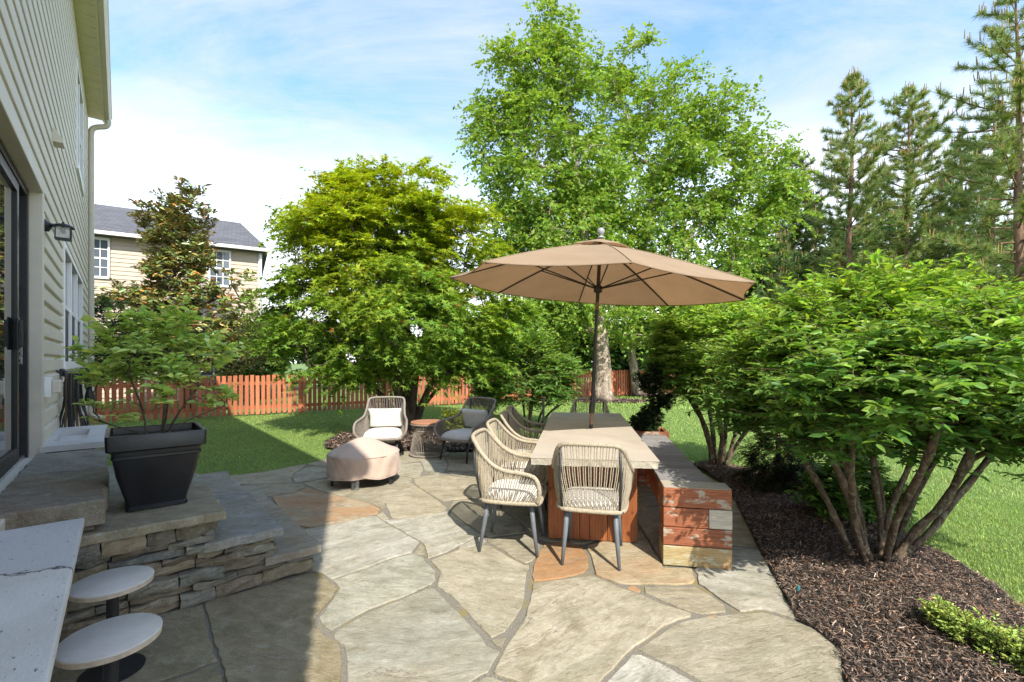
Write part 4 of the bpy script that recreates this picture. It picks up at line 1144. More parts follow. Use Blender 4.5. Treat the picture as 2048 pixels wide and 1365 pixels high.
edge = slab_with_hole(HW_-0.001, HL-0.001, 0.695, 0.7515)
me = edge.mesh('slab_edge', M['tableedge'])
bm = bmesh.new(); bm.from_mesh(me)
bmesh.ops.subdivide_edges(bm, edges=[e for e in bm.edges if e.calc_length() > 0.08], cuts=10, use_grid_fill=True)
for v_ in bm.verts:
    if abs(v_.co.x) > HW_-0.01 or abs(v_.co.y) > HL-0.01:
        k = random.uniform(0, 0.006) * (2.2 if v_.co.z < 0.70 else 1)
        if abs(v_.co.x) > HW_-0.01: v_.co.x -= math.copysign(k, v_.co.x)
        if abs(v_.co.y) > HL-0.01: v_.co.y -= math.copysign(k, v_.co.y)
        if v_.co.z < 0.70: v_.co.z += random.uniform(0, 0.006)
bm.to_mesh(me); bm.free()
link_mesh('slab_edge', me, table)
MB().tube([(0,0,0.757),(0,0,0.764)], 0.042, 20).build('hole_collar', M['chrome'], table, auto=0.6)
bw, bl = 0.365, 1.20
base = empty('base', parent=table)
MB().box(-bw+0.045, bw-0.045, -bl+0.045, bl-0.045, 0.02, 0.692).build('core', M['dark'], base)
def planks(x0, x1, n, put):
    xs = [x0 + (x1-x0) * (k + (random.uniform(-0.18, 0.18) if 0 < k < n else 0)) / n for k in range(n+1)]
    for k in range(n): put(xs[k]+0.0015, xs[k+1]-0.0015)
for sy in (-1, 1):
    def put(a_, b_, sy=sy):
        o = MB().box(-(b_-a_)/2, (b_-a_)/2, -0.02, 0.02, 0.012, 0.693).build('plank', M['plank'], base, bevel=0.003)
        o.location = ((a_+b_)/2, sy*(bl-0.02) + random.uniform(-0.002, 0.002), 0)
    planks(-bw, bw, 6, put)
for sx in (-1, 1):
    def put(a_, b_, sx=sx):
        o = MB().box(-0.02, 0.02, -(b_-a_)/2, (b_-a_)/2, 0.012, 0.693).build('plank', M['plank'], base, bevel=0.003)
        o.location = (sx*(bw-0.02), (a_+b_)/2, 0)
    planks(-bl+0.042, bl-0.042, 18, put)

BENCH_ROT = -math.radians(10.0)
bench = empty('timber_bench', (1.342, 3.308, 0), BENCH_ROT, 'long bench of red worn timbers with grey deck boards right of the table', 'bench')
BWD = 0.473
for k, (z0, z1) in enumerate([(0.004, 0.148), (0.154, 0.284), (0.290, 0.426), (0.432, 0.574)]):
    if k == 2:
        for a_, b_, mt in ((0, 0.312, 'timber'), (0.315, BWD, 'timbergrey')):
            o = MB().box(a_-BWD/2, b_-BWD/2, 0, 0.195, z0, z1).build('timber', M[mt], bench, bevel=0.005)
    else:
        o = MB().box(-BWD/2 + random.uniform(-.003,.003), BWD/2 + random.uniform(-.003,.003), random.uniform(-.003,.003), 0.195, z0, z1).build('timber', M['timbermoss' if k == 0 else 'timber'], bench, bevel=0.006)
MB().box(-BWD/2+0.004, BWD/2-0.004, 0.002, 0.193, 0.5745, 0.5775).build('end_cap', M['timbergrey'], bench)
y = 0.199; k = 0
while y < 2.42:
    w = 0.138
    o = MB().box(-0.188, 0.188, -w/2, w/2, -0.019, 0.019).build('deck_board', M['deck'], bench, bevel=0.004)
    o.location = (-0.045 + random.uniform(-0.004, 0.004), y + w/2, 0.555 + random.uniform(-0.002, 0.002))
    y += w + 0.006
for sx in (-1, 1):
    o = MB().box(-1.1, 1.1, -0.019, 0.019, -0.09, 0.09).build('apron', M['timber'], bench, bevel=0.004)
    o.location = (-0.045 + sx*0.165, 0.199 + 1.11, 0.445); o.rotation_euler = (0, 0, PI/2)
for z0, z1 in [(0.004, 0.133), (0.137, 0.262), (0.266, 0.352)]:
    MB().box(-0.21, 0.13, 2.15, 2.33, z0, z1).build('timber', M['timber'], bench, bevel=0.005)

pbx = empty('timber_planter', (1.342 + 2.66*math.sin(-BENCH_ROT), 3.308 + 2.66*math.cos(BENCH_ROT), 0), BENCH_ROT, 'square red timber planter box at the far end of the bench', 'planter')
for k in range(4):
    z0 = 0.005 + k*0.152
    for sx in (-1, 1):
        MB().box(-0.21, 0.19, sx*0.18-0.022, sx*0.18+0.022, z0, z0+0.148).build('timber', M['timber'], pbx, bevel=0.004)
        MB().box(-0.01+sx*0.178-0.022, -0.01+sx*0.178+0.022, -0.156, 0.156, z0, z0+0.148).build('timber', M['timber'], pbx, bevel=0.004)
MB().box(-0.165, 0.145, -0.155, 0.155, 0.30, 0.565).build('soil', M['soil'], pbx)

# ------------------------------------------------------------------ rope chairs
def woven_shell(parent, rail, ring, rmat, n_str, rr, rb, sr):
    """bound top rail, bound bottom ring, upright cords between them"""
    R = catmull(rail, 10); B = catmull(ring, 10)
    m = MB()
    Rr = resample(R, 150)
    m.tube(Rr, [rr * (1 + 0.07 * math.sin(i * 2.1)) for i in range(150)], 8)
    m.build('top_rail', rmat, parent, smooth=True)
    Bf = resample(B, 110)
    MB().tube(Bf, [rb * (1 + 0.08 * math.sin(i * 2.4)) for i in range(110)], 8).build('seat_rail', rmat, parent, smooth=True)
    a_ = resample(R, n_str); b_ = resample(B, n_str)
    m = MB()
    for i in range(1, n_str - 1):
        j = i + (0.28 if i % 2 else -0.28)
        p, q = a_[i], b_[i]
        tg = (a_[min(i+1, n_str-1)] - a_[i-1]).normalized() * (0.0018 if i % 2 else -0.0018)
        mid = p.lerp(q, 0.5)
        cen = Vector((0, 0, mid.z)); outw = (mid - cen); outw.z = 0
        mid = mid + outw.normalized() * 0.012
        m.tube([p + tg, mid + tg, q + tg], sr, 5, caps=False)
    o = m.build('rope_cords', rmat, parent, smooth=True); o['kind'] = 'stuff'

def cushion(name, parent, mat, hx, hy, h, loc, rot=(0, 0, 0), taper=0.0, puff=0.6, corner=0.35, pinch=0.0):
    m = MB()
    n = 22
    top, bot = [], []
    for i in range(n+1):
        for j in range(n+1):
            u, w = -1 + 2*i/n, -1 + 2*j/n
            # rounded square outline
            x = u * math.sqrt(max(0, 1 - corner * w*w / 2)); y = w * math.sqrt(max(0, 1 - corner * u*u / 2))
            if pinch: x = u * (1 - pinch * (1 - w*w) * 1.0); y = w * (1 - pinch * (1 - u*u))
            e = (max(0, 1 - u**6) * max(0, 1 - w**6)) ** 0.5
            zt = h * (0.12 + 0.88 * e * (1 - puff * 0.12 * (u*u + w*w)))
            fx = hx * (1 - taper * (w + 1) / 2)
            top.append((x*fx, y*hy, zt)); bot.append((x*fx, y*hy, h*0.12 - h * 0.45 * e if pinch else -h*0.02*e))
    V = top + bot; q = (n+1)*(n+1); Fs = []
    for i in range(n):
        for j in range(n):
            k = i*(n+1)+j
            Fs.append((k, k+n+1, k+n+2, k+1)); Fs.append((q+k, q+k+1, q+k+n+2, q+k+n+1))
    rim = [i*(n+1) for i in range(n+1)] + [n*(n+1)+j for j in range(1, n+1)] + [i*(n+1)+n for i in range(n-1, -1, -1)] + [j for j in range(n-1, 0, -1)]
    for k in range(len(rim)):
        a_, b_ = rim[k], rim[(k+1) % len(rim)]
        Fs.append((a_, q+a_, q+b_, b_))
    m.add(V, Fs)
    o = m.build(name, mat, parent, smooth=True)
    o.location = loc; o.rotation_euler = rot
    return o

def dining_chair():
    c = empty('dining_chair', (0, 0, 0), 0, 'x', 'chair', 'rope dining chairs around the concrete table')
    half = [(0.262, 0.235, 0.425), (0.292, 0.255, 0.52), (0.297, 0.225, 0.615), (0.298, 0.13, 0.648), (0.297, 0.0, 0.662), (0.288, -0.10, 0.70), (0.265, -0.19, 0.775), (0.235, -0.255, 0.855), (0.195, -0.287, 0.893), (0.11, -0.302, 0.902), (0, -0.306, 0.903)]
    rail = half + [(-x, y, z) for x, y, z in reversed(half[:-1])]
    hr = [(0.255, 0.235, 0.415), (0.255, 0.10, 0.41), (0.252, -0.05, 0.41), (0.238, -0.16, 0.41), (0.20, -0.215, 0.41), (0.12, -0.232, 0.41), (0, -0.235, 0.41)]
    ringp = hr + [(-x, y, z) for x, y, z in reversed(hr[:-1])]
    woven_shell(c, rail, ringp, M['rope'], 96, 0.0165, 0.0175, 0.0042)
    MB().tube([(-0.255,0.235,0.415),(-0.2,0.25,0.413),(0.2,0.25,0.413),(0.255,0.235,0.415)], 0.0175, 8).build('front_rail', M['rope'], c, smooth=True)
    MB().box(-0.235, 0.235, -0.215, 0.235, 0.402, 0.414).build('seat_pan', M['legsdark'], c)
    for sx in (-1, 1):
        MB().tube([(sx*0.205, -0.212, 0.41), (sx*0.218, -0.262, 0.65), (sx*0.208, -0.276, 0.875)], 0.010, 8).build('back_upright', M['legsdark'], c, smooth=True)
    for sx in (-1, 1):
        MB().tube([(sx*0.175, -0.165, 0.405), (sx*0.185, -0.192, 0.24), (sx*0.205, -0.232, 0.0)], [0.0195, 0.0185, 0.0115], 12).build('leg', M['legs'], c, smooth=True)
        MB().tube([(sx*0.185, 0.175, 0.405), (sx*0.195, 0.195, 0.24), (sx*0.212, 0.228, 0.0)], [0.0195, 0.0185, 0.0115], 12).build('leg', M['legs'], c, smooth=True)
    cushion('seat_cushion', c, M['cushion'], 0.232, 0.228, 0.072, (0, 0.012, 0.417))
    return c
dc = dining_chair()
spots = [((0.622, 3.53), -14, 'tan rope dining chair at the near end of the table, back to the camera'),
         ((0.010, 3.745), -101, 'tan rope dining chair nearest on the left side of the table'),
         ((0.085, 4.44), -99, 'second tan rope chair along the left side of the table'),
         ((0.195, 5.16), -98, 'third tan rope chair along the left side, half shaded by the umbrella'),
         ((0.255, 5.82), -97, 'farthest tan rope chair on the left side, in umbrella shade'),
         ((1.16, 6.80), 172, 'rope chair at the far head of the table, only its back showing')]
for k, ((x, y), rz, lab) in enumerate(spots):
    o = dc if k == 0 else copy_tree(dc)
    o.location = (x, y, 0.004); o.rotation_euler = (0, 0, math.radians(rz)); o['label'] = lab

def lounge_chair(cmat):
    c = empty('lounge_chair', (0, 0, 0), 0, 'x', 'chair', 'rope lounge chairs beside the fire pit')
    half = [(0.315, 0.33, 0.335), (0.375, 0.345, 0.42), (0.385, 0.30, 0.52), (0.375, 0.18, 0.565), (0.35, 0.03, 0.585), (0.315, -0.10, 0.625), (0.298, -0.20, 0.71), (0.292, -0.275, 0.80), (0.275, -0.325, 0.868), (0.225, -0.348, 0.888), (0.11, -0.365, 0.893), (0, -0.37, 0.895)]
    rail = half + [(-x, y, z) for x, y, z in reversed(half[:-1])]
    hr = [(0.31, 0.33, 0.315), (0.30, 0.15, 0.31), (0.285, -0.05, 0.305), (0.26, -0.18, 0.30), (0.21, -0.24, 0.30), (0.11, -0.262, 0.30), (0, -0.267, 0.30)]
    ringp = hr + [(-x, y, z) for x, y, z in reversed(hr[:-1])]
    woven_shell(c, rail, ringp, M['ropegrey'], 88, 0.019, 0.018, 0.0046)
    MB().tube(catmull([(-0.315,0.33,0.33),(-0.24,0.372,0.322),(0,0.39,0.32),(0.24,0.372,0.322),(0.315,0.33,0.33)], 8), 0.023, 8).build('front_rail', M['ropegrey'], c, smooth=True)
    MB().box(-0.28, 0.28, -0.24, 0.35, 0.298, 0.314).build('seat_pan', M['legsdark'], c)
    for sx in (-1, 1): MB().tube([(sx*0.2, -0.245, 0.30), (sx*0.232, -0.31, 0.6), (sx*0.24, -0.342, 0.875)], 0.012, 8).build('back_upright', M['legsdark'], c, smooth=True)
    for sx in (-1, 1):
        MB().tube([(sx*0.225, 0.27, 0.31), (sx*0.27, 0.335, 0.0)], [0.019, 0.012], 10).build('leg', M['legsdark'], c, smooth=True)
        MB().tube([(sx*0.205, -0.2, 0.30), (sx*0.235, -0.27, 0.0)], [0.019, 0.012], 10).build('leg', M['legsdark'], c, smooth=True)
    cushion('seat_cushion', c, cmat, 0.285, 0.31, 0.115, (0, 0.055, 0.317))
    cushion('back_pillow', c, cmat, 0.265, 0.165, 0.095, (0, -0.16, 0.575), (math.radians(72), 0, 0), pinch=0.06)
    return c
l1 = lounge_chair(M['cushion'])
l1.location = (-2.02, 7.20, 0.004); l1.rotation_euler = (0, 0, math.radians(180 + 7)); l1['label'] = 'taupe rope lounge chair with white cushions behind the fire pit'
l2 = copy_tree(l1)
for ch in l2.children:
    if ch.name.startswith(('seat_cushion', 'back_pillow')):
        ch.data = ch.data.copy(); ch.data.materials[0] = M['cushiongrey']
l2.location = (-0.68, 7.08, 0.004); l2.rotation_euler = (0, 0, math.radians(180 - 36)); l2['label'] = 'taupe rope lounge chair with grey cushions right of the round side table'

# ------------------------------------------------------------------ round rope side table
st = empty('side_table', (-1.345, 7.30, 0.004), 0.3, 'round hourglass side table of taupe rope with reddish wooden top', 'table')
MB().lathe([(0.0,0),(0.262,0),(0.268,0.006),(0.268,0.022),(0.262,0.028),(0.0,0.028)], 40, (0,0,0.503)).build('table_top', M['topwood'], st, auto=0.7)
def hoop(r, z, t): return MB().tube([(r*math.cos(2*PI*k/48), r*math.sin(2*PI*k/48), z) for k in range(48)], t, 8, closed=True)
hoop(0.262, 0.492, 0.011).build('top_hoop', M['ropegrey'], st, smooth=True)
hoop(0.218, 0.395, 0.009).build('waist_hoop', M['ropegrey'], st, smooth=True)
hoop(0.283, 0.018, 0.014).build('foot_hoop', M['ropegrey'], st, smooth=True)
hoop(0.268, 0.075, 0.007).build('lower_hoop', M['ropegrey'], st, smooth=True)
m = MB()
for k in range(58):
    a_ = 2*PI*k/58; c_, s_ = math.cos(a_), math.sin(a_)
    m.tube([(0.258*c_, 0.258*s_, 0.49), (0.219*c_, 0.219*s_, 0.395), (0.232*c_, 0.232*s_, 0.28), (0.28*c_, 0.28*s_, 0.02)], 0.005, 5, caps=False)
o = m.build('rope_cords', M['ropegrey'], st, smooth=True); o['kind'] = 'stuff'

# ------------------------------------------------------------------ covered fire pit
fp = empty('fire_pit', (-1.835, 5.68, 0.004), 0.0, 'round fire pit under a blush fabric cover with short steel legs', 'fire pit')
m = MB(); n = 144
prof = [(0.425,0.118),(0.428,0.13),(0.427,0.16),(0.426,0.20),(0.427,0.24),(0.428,0.29),(0.426,0.33),(0.422,0.362),(0.408,0.384),(0.375,0.40),(0.24,0.468),(0.10,0.533),(0.03,0.55),(0.0,0.551)]
V = []
for r, z in prof:
    for k in range(n):
        a_ = 2*PI*k/n
        wr = 0.007*math.sin(5*a_+z*9) + 0.005*math.sin(13*a_ - z*14) + 0.004*math.sin(23*a_ + z*40) + random.uniform(-.0012,.0012) if z < 0.37 else 0.004*math.sin(6*a_)*(r/0.4)
        zz_ = z + (0.012*math.sin(4*a_+0.6) + 0.006*math.sin(9*a_) if z < 0.14 else 0) - (0.012*abs(math.sin(3*a_))*(r/0.4) if 0.4 > r > 0.05 else 0)
        V.append(((r+wr)*math.cos(a_), (r+wr)*math.sin(a_), zz_))
Fs = []
for i in range(len(prof)-1):
    for k in range(n):
        l = (k+1) % n
        Fs.append((i*n+k, i*n+l, (i+1)*n+l, (i+1)*n+k))
m.add(V, Fs)
cv = m.build('cover', M['cover'], fp, smooth=True)
md = cv.modifiers.new('cloth', 'SOLIDIFY'); md.thickness = 0.004
MB().tube([((0.431+0.006*math.sin(5*a_))*math.cos(a_), (0.431+0.006*math.sin(5*a_))*math.sin(a_), 0.119+0.012*math.sin(4*a_+0.6)+0.006*math.sin(9*a_)) for a_ in [2*PI*k/96 for k in range(96)]], 0.005, 6, closed=True).build('hem', M['cover'], cv, smooth=True)
for yy, zz_ in ((0.374, 0.0), ):
    MB().tube([(0.4225*math.cos(a_), 0.4225*math.sin(a_), 0.366) for a_ in [2*PI*k/72 for k in range(72)]], 0.004, 6, closed=True).build('seam', M['cover'], cv, smooth=True)
MB().tube([(0.36*math.cos(2*PI*k/32), 0.36*math.sin(2*PI*k/32), 0.15) for k in range(32)], 0.03, 8, closed=True).build('bowl_ring', M['black'], fp, smooth=True)
for k, a_ in enumerate((-88, -15, -150, 60, 120)):
    a_ = math.radians(a_)
    o = MB().add([(-0.05,0,0),(0.05,0,0),(0.045,0.03,0.17),(-0.045,0.03,0.17),(-0.03,-0.02,0),(0.03,-0.02,0),(0.028,0.01,0.17),(-0.028,0.01,0.17)],
                 [(4,5,6,7),(5,1,2,6),(0,4,7,3),(1,0,3,2),(3,7,6,2),(0,1,5,4)]).build('leg', M['chrome'] if k == 0 else M['black'], fp, bevel=0.003)
    o.location = (0.375*math.cos(a_), 0.375*math.sin(a_), 0); o.rotation_euler = (0, 0, a_ + PI/2)

# ------------------------------------------------------------------ umbrella
umb = empty('patio_umbrella', (0.872, 5.05, 0.0), 0, 'tan octagonal market umbrella standing through the concrete table', 'umbrella')
UX = Vector((0.872, 5.05, 0))
AX = (Vector((0.9775, 5.02, 2.96)) - Vector((0.872, 5.05, 0.76))).normalized()
def up(z):      # point on the leaning pole axis at height z, in the umbrella's own frame
    k = (z - 0.76) / AX.z
    return Vector((0, 0, 0.76)) + AX * k
MB().tube([up(0.40), up(0.955)], 0.021, 16).build('lower_pole', M['bronze'], umb, auto=0.6)
MB().tube([up(0.80), up(0.93)], 0.0225, 16).build('worn_sleeve', M['wornbrown'], umb, auto=0.6)
MB().tube([up(0.92), up(0.93), up(1.10), up(1.11)], [0.026, 0.031, 0.031, 0.026], 16).build('crank_housing', M['bronze'], umb, auto=0.6)
hp = up(1.06)
cr = MB().tube([hp + Vector((-0.02,-0.02,0)), hp + Vector((-0.055,-0.035,-0.005)), hp + Vector((-0.065,-0.04,0.01)), hp + Vector((-0.12,-0.06,0.12)), hp + Vector((-0.15,-0.06,0.13))], 0.009, 8)
cr.build('crank_handle', M['wornbrown'], umb, smooth=True)
MB().tube([up(1.10), up(2.24)], 0.0195, 16).build('upper_pole', M['bronze'], umb, auto=0.6)
MB().tube([up(2.06), up(2.14)], 0.0215, 16).build('tilt_collar', M['wornbrown'], umb, auto=0.6)
MB().tube([up(2.24), up(2.80)], 0.020, 12).build('mast', M['bronze'], umb, auto=0.6)
UC = Vector((0.934, 5.05, 2.2995)) - UX
UR, UPHI = 1.6278, 0.7615 + PI
TXx, TYy = 0.0786 * 1.0, -0.0371       # rim plane tilt
def rim(k, f=1.0, rise=0.0):
    a_ = UPHI + k * PI / 4
    x, y = UR * f * math.cos(a_), UR * f * math.sin(a_)
    return UC + Vector((x, y, -0.0786*x*1.0 + 0.0371*y + rise))
NRM = Vector((0.0786, -0.0371, 1)).normalized()
APEX = UC + NRM * 0.50
def canopy_pt(k, f, sag=0.0):
    """f 0 at the crown, 1 at the rim; k runs round the eight corners"""
    k0 = math.floor(k); w = k - k0
    a_, b_ = rim(k0), rim(k0 + 1)
    e = a_.lerp(b_, w)
    p = APEX.lerp(e, f)
    # panels hang slightly between the ribs; the ribs bow a little
    bow = 0.025 * math.sin(PI * f)
    p = p + NRM * (bow - 0.035 * f * math.sin(PI * w))
    if f > 0.9: p = p.lerp(APEX, 0.028 * math.sin(PI * w) * (f - 0.9) / 0.1)
    return p
for k in range(8):
    m = MB(); nu, nv = 8, 14
    V = [canopy_pt(k + i/nu, 0.10 + 0.90*j/nv) for j in range(nv+1) for i in range(nu+1)]
    Fs = [(j*(nu+1)+i, (j+1)*(nu+1)+i, (j+1)*(nu+1)+i+1, j*(nu+1)+i+1) for j in range(nv) for i in range(nu)]
    o = m.add(V, Fs).build('canopy_panel', M['canvas'], umb, smooth=True)
    pts = [canopy_pt(k + i/12, 1.0) - NRM*0.006 for i in range(13)]
    MB().tube(pts, 0.005, 6).build('hem', M['canvas'], o, smooth=True)
    MB().tube([canopy_pt(k, 0.16 + 0.84*i/10) + NRM*0.002 for i in range(11)], 0.0045, 5).build('seam', M['canvas'], o, smooth=True)
# vent flap on top
m = MB(); V = []; n = 48
for f, dz in ((0.0, 0.045), (0.09, 0.040), (0.17, 0.030), (0.215, 0.018)):
    for i in range(n):
        k = 8*i/n
        p = canopy_pt(k, max(f, 0.001)) + NRM * (dz + (0.022*abs(math.sin(PI*k)) if f > 0.16 else 0))
        V.append(p)
Fs = [(j*n+i, (j+1)*n+i, (j+1)*n+(i+1)%n, j*n+(i+1)%n) for j in range(3) for i in range(n)]
m.add(V, Fs).build('vent_flap', M['canvas'], umb, smooth=True)
MB().lathe([(0.0,0.0),(0.04,0.0),(0.04,0.008),(0.018,0.018),(0.015,0.028),(0.026,0.038),(0.038,0.056),(0.041,0.074),(0.036,0.096),(0.022,0.111),(0.0,0.115)], 24, APEX + NRM*0.05).build('finial', M['finial'], umb, smooth=True)
HUBL = up(2.285); HUBT = up(2.74)
MB().tube([HUBL - AX*0.04, HUBL - AX*0.03, HUBL + AX*0.03, HUBL + AX*0.045], [0.028, 0.046, 0.046, 0.03], 20).build('runner_hub', M['bronze'], umb, auto=0.6)
MB().tube([HUBT - AX*0.02, HUBT + AX*0.03], 0.042, 20).build('top_hub', M['bronze'], umb, auto=0.6)
for k in range(8):
    pts = [canopy_pt(k, f) - NRM*0.016 for f in (0.04, 0.25, 0.5, 0.75, 0.985)]
    rb = MB().tube(pts, 0.0085, 8).build('rib', M['bronze'], umb, smooth=True)
    MB().tube([HUBL, canopy_pt(k, 0.52) - NRM*0.022], 0.0075, 8).build('strut', M['bronze'], rb, smooth=True)

# ------------------------------------------------------------------ stools, planter pot, small things
def stool(p, lab, a_):
    s = empty('bar_stool', (p[0], p[1], 0.004), a_, lab, 'stool', 'round stools at the concrete counter')
    MB().lathe([(0.0,0.412),(0.157,0.412),(0.157,0.428),(0.0,0.428)], 56).build('seat_edge', M['ply'], s, auto=0.7)
    MB().lathe([(0.0,0.4282),(0.157,0.4282),(0.159,0.431),(0.159,0.436),(0.156,0.4395),(0.0,0.4395)], 56).build('seat', M['stool'], s, auto=0.9)
    MB().tube([(0,0,0.01),(0,0,0.412)], 0.024, 20).build('post', M['black'], s, auto=0.6)
    MB().lathe([(0.0,0.0),(0.125,0.0),(0.125,0.008),(0.03,0.016),(0.0,0.016)], 36).build('foot', M['black'], s, auto=0.6)
stool((-1.925, 2.205), 'round pale stool beside the stone steps, under the counter edge', 0)
stool((-1.545, 1.762), 'nearest round pale stool at the bottom left', 1.0)

pot = empty('black_planter', hw(0.72, 3.86, 0.557), HOUSE_ROT, 'large square black planter on the top stone step', 'planter')
def sq_ring(h, z, rd):
    out = []
    for sx, sy, a0 in ((1,1,0),(-1,1,90),(-1,-1,180),(1,-1,270)):
        for q in (0, 30, 60, 90):
            a_ = math.radians(a0 + q)
            out.append((sx*(h-rd) + rd*math.cos(a_), sy*(h-rd) + rd*math.sin(a_), z))
    return out
prof = [(0.150,0.0),(0.160,0.004),(0.160,0.022),(0.152,0.03),(0.158,0.06),(0.180,0.14),(0.205,0.235),(0.2185,0.32),(0.222,0.338),(0.2285,0.342),(0.2285,0.356),(0.224,0.362),(0.2255,0.385),(0.2475,0.392),(0.252,0.398),(0.2545,0.483),(0.252,0.489),(0.236,0.489),(0.232,0.484),(0.226,0.43)]
V, Fs = [], []
for h, z in prof: V += sq_ring(h, z, 0.022 if z > 0.37 else 0.03)
k = 16
for i in range(len(prof)-1):
    for j in range(k): Fs.append((i*k+j, i*k+(j+1)%k, (i+1)*k+(j+1)%k, (i+1)*k+j))
Fs.append(tuple(reversed(range(k))))
MB().add(V, Fs).build('pot', M['planter'], pot, auto=0.5)
MB().add(sq_ring(0.229, 0.445, 0.02), [tuple(range(16))]).build('soil', M['soil'], pot)

pst = empty('garden_post', at(1087, 850, 8.6), 0, 'slim black metal post standing by the bush behind the chairs', 'post')
pst.location.z = 0
MB().tube([(0,0,0),(0,0,0.80)], 0.022, 12).build('shaft', M['black'], pst, auto=0.6)
MB().tube([(0,0,0.80),(0,0,0.815),(0,0,0.83)], [0.026,0.026,0.012], 12).build('cap', M['black'], pst, auto=0.6)

cork = empty('valve_stub', (1.83, 2.93, 0.0), 0, 'small blue-green plastic stub in the mulch at the patio edge', 'stub')
MB().tube([(0,0,0.0),(0.004,-0.002,0.06)], [0.011, 0.010], 10).build('tube', M['teal'], cork, auto=0.6)
MB().tube([(-0.03,0.0,0.012),(0.0,-0.025,0.014),(0.035,0.01,0.012)], 0.006, 6).build('clip', M['trim'], cork, smooth=True)
# ------------------------------------------------------------------ plants
KITE_V = [(0,0,0),(0.5,0.42,0.06),(0,1,-0.06),(-0.5,0.42,0.06)]
KITE_F = [(0,1,2,3)]
LEAF_V = [(0,0,0),(0.34,0.22,0.05),(0.5,0.5,0.05),(0.30,0.80,0.0),(0,1,-0.10),(-0.30,0.80,0.0),(-0.5,0.5,0.05),(-0.34,0.22,0.05),(0,0.5,-0.03)]
LEAF_F = [(0,1,2,8),(8,2,3,4),(0,8,6,7),(8,4,5,6)]
LEAF2_V = [(0,0,0),(0.44,0.30,0.07),(0.38,0.66,0.05),(0,1,-0.10),(-0.38,0.66,0.05),(-0.44,0.30,0.07)]
LEAF2_F = [(0,1,2,3),(0,3,4,5)]
MAPLE_V = [(0,0,0)]; MAPLE_F = []
for k, (a_, L) in enumerate(((-105, 0.55), (-58, 0.85), (0, 1.0), (58, 0.85), (105, 0.55))):
    a_ = math.radians(a_); ln = 0.30
    i = len(MAPLE_V)
    MAPLE_V += [(-0.13*math.cos(a_), 0.25+0.13*math.sin(a_), 0.02), (math.sin(a_)*L, 0.25+math.cos(a_)*L*0.8, -0.10*L), (0.13*math.cos(a_), 0.25-0.13*math.sin(a_), 0.02)]
    MAPLE_F.append((i+2, i+1, i))
TWIG_V = [(0.5,0,0.29),(-0.5,0,0.29),(0,0,-0.58),(0.3,1,0.17),(-0.3,1,0.17),(0,1,-0.34)]
TWIG_F = [(0,1,4,3),(1,2,5,4),(2,0,3,5)]

def unit(n):
    v = rng.normal(size=(n, 3)); return v / np.linalg.norm(v, axis=1, keepdims=True)

def crown_targets(blobs, n, shell=0.45):
    """n points through a crown made of ellipsoid lobes (cx, cy, cz, rx, ry, rz), thicker towards its skin"""
    B = np.array(blobs, float)
    w = B[:,3] * B[:,4] * B[:,5]; w = w ** 0.8; w /= w.sum()
    i = rng.choice(len(B), n, p=w)
    u = unit(n) * (shell + (1 - shell) * rng.random((n, 1)) ** 0.6)
    P = B[i, :3] + u * B[i, 3:]
    out = B[i, :3].mean(0)
    return P, u

def grow(root, targets, trunk, tip_r, power=0.46, wobble=0.10, steps=4, pull=0.35):
    """branches from a trunk polyline out to every target; returns chains and radii"""
    nodes = [Vector(p) for p in trunk]; par = list(range(-1, len(trunk) - 1)); cnt = [0] * len(nodes)
    plen = [0.0]
    for i in range(1, len(nodes)): plen.append(plen[-1] + (nodes[i] - nodes[i-1]).length)
    order = np.argsort(np.linalg.norm(np.array(targets) - np.array(trunk[0]), axis=1))
    chains = []
    for ti in order:
        T = Vector(targets[ti])
        A = np.array([tuple(q) for q in nodes])
        d = np.linalg.norm(A - np.array(T), axis=1)
        cost = d + pull * np.array(plen) * 0.5 + 2.0 * np.maximum(0, A[:,2] - T.z + 0.1 * d)
        cost[0] += 0.3
        j = int(np.argmin(cost))
        base = nodes[j]
        dirv = (nodes[j] - nodes[par[j]]).normalized() if par[j] >= 0 else Vector((0, 0, 1))
        L = (T - base).length
        c1 = base + dirv * L * 0.35 + Vector((0, 0, 0.08 * L))
        ids = [j]
        for s_ in range(1, steps + 1):
            t = s_ / steps
            p = base * (1-t)**2 + c1 * 2*t*(1-t) + T * t*t
            if s_ < steps: p = p + Vector(rng.normal(0, wobble * L / steps, 3))
            nodes.append(p); par.append(ids[-1]); plen.append(plen[ids[-1]] + (p - nodes[ids[-1]]).length); cnt.append(0)
            ids.append(len(nodes) - 1)
        chains.append(ids)
        k = ids[-1]
        while k >= 0: cnt[k] += 1; k = par[k]
    rad = [tip_r * max(1, c_) ** power for c_ in cnt]
    return nodes, chains, rad

def wood_mesh(name, mat, parent, nodes, chains, rad, trunk_n, rmin=0.0, sides=6, trunk_r=None, flare=1.0):
    m = MB()
    if trunk_n > 1:
        r = [rad[i] if trunk_r is None else trunk_r[i] for i in range(trunk_n)]
        m.tube([nodes[i] for i in range(trunk_n)], r, 12)
    for ids in chains:
        if rad[ids[1]] < rmin: continue
        rr = [min(rad[ids[0]], rad[ids[1]] * 1.25)] + [rad[i] for i in ids[1:]]
        rr[-1] *= 0.6
        m.tube([nodes[i] for i in ids], rr, sides if rad[ids[1]] > 0.02 else (4 if rad[ids[1]] > 0.008 else 3), caps=False)
    return m.build(name, mat, parent, smooth=True)

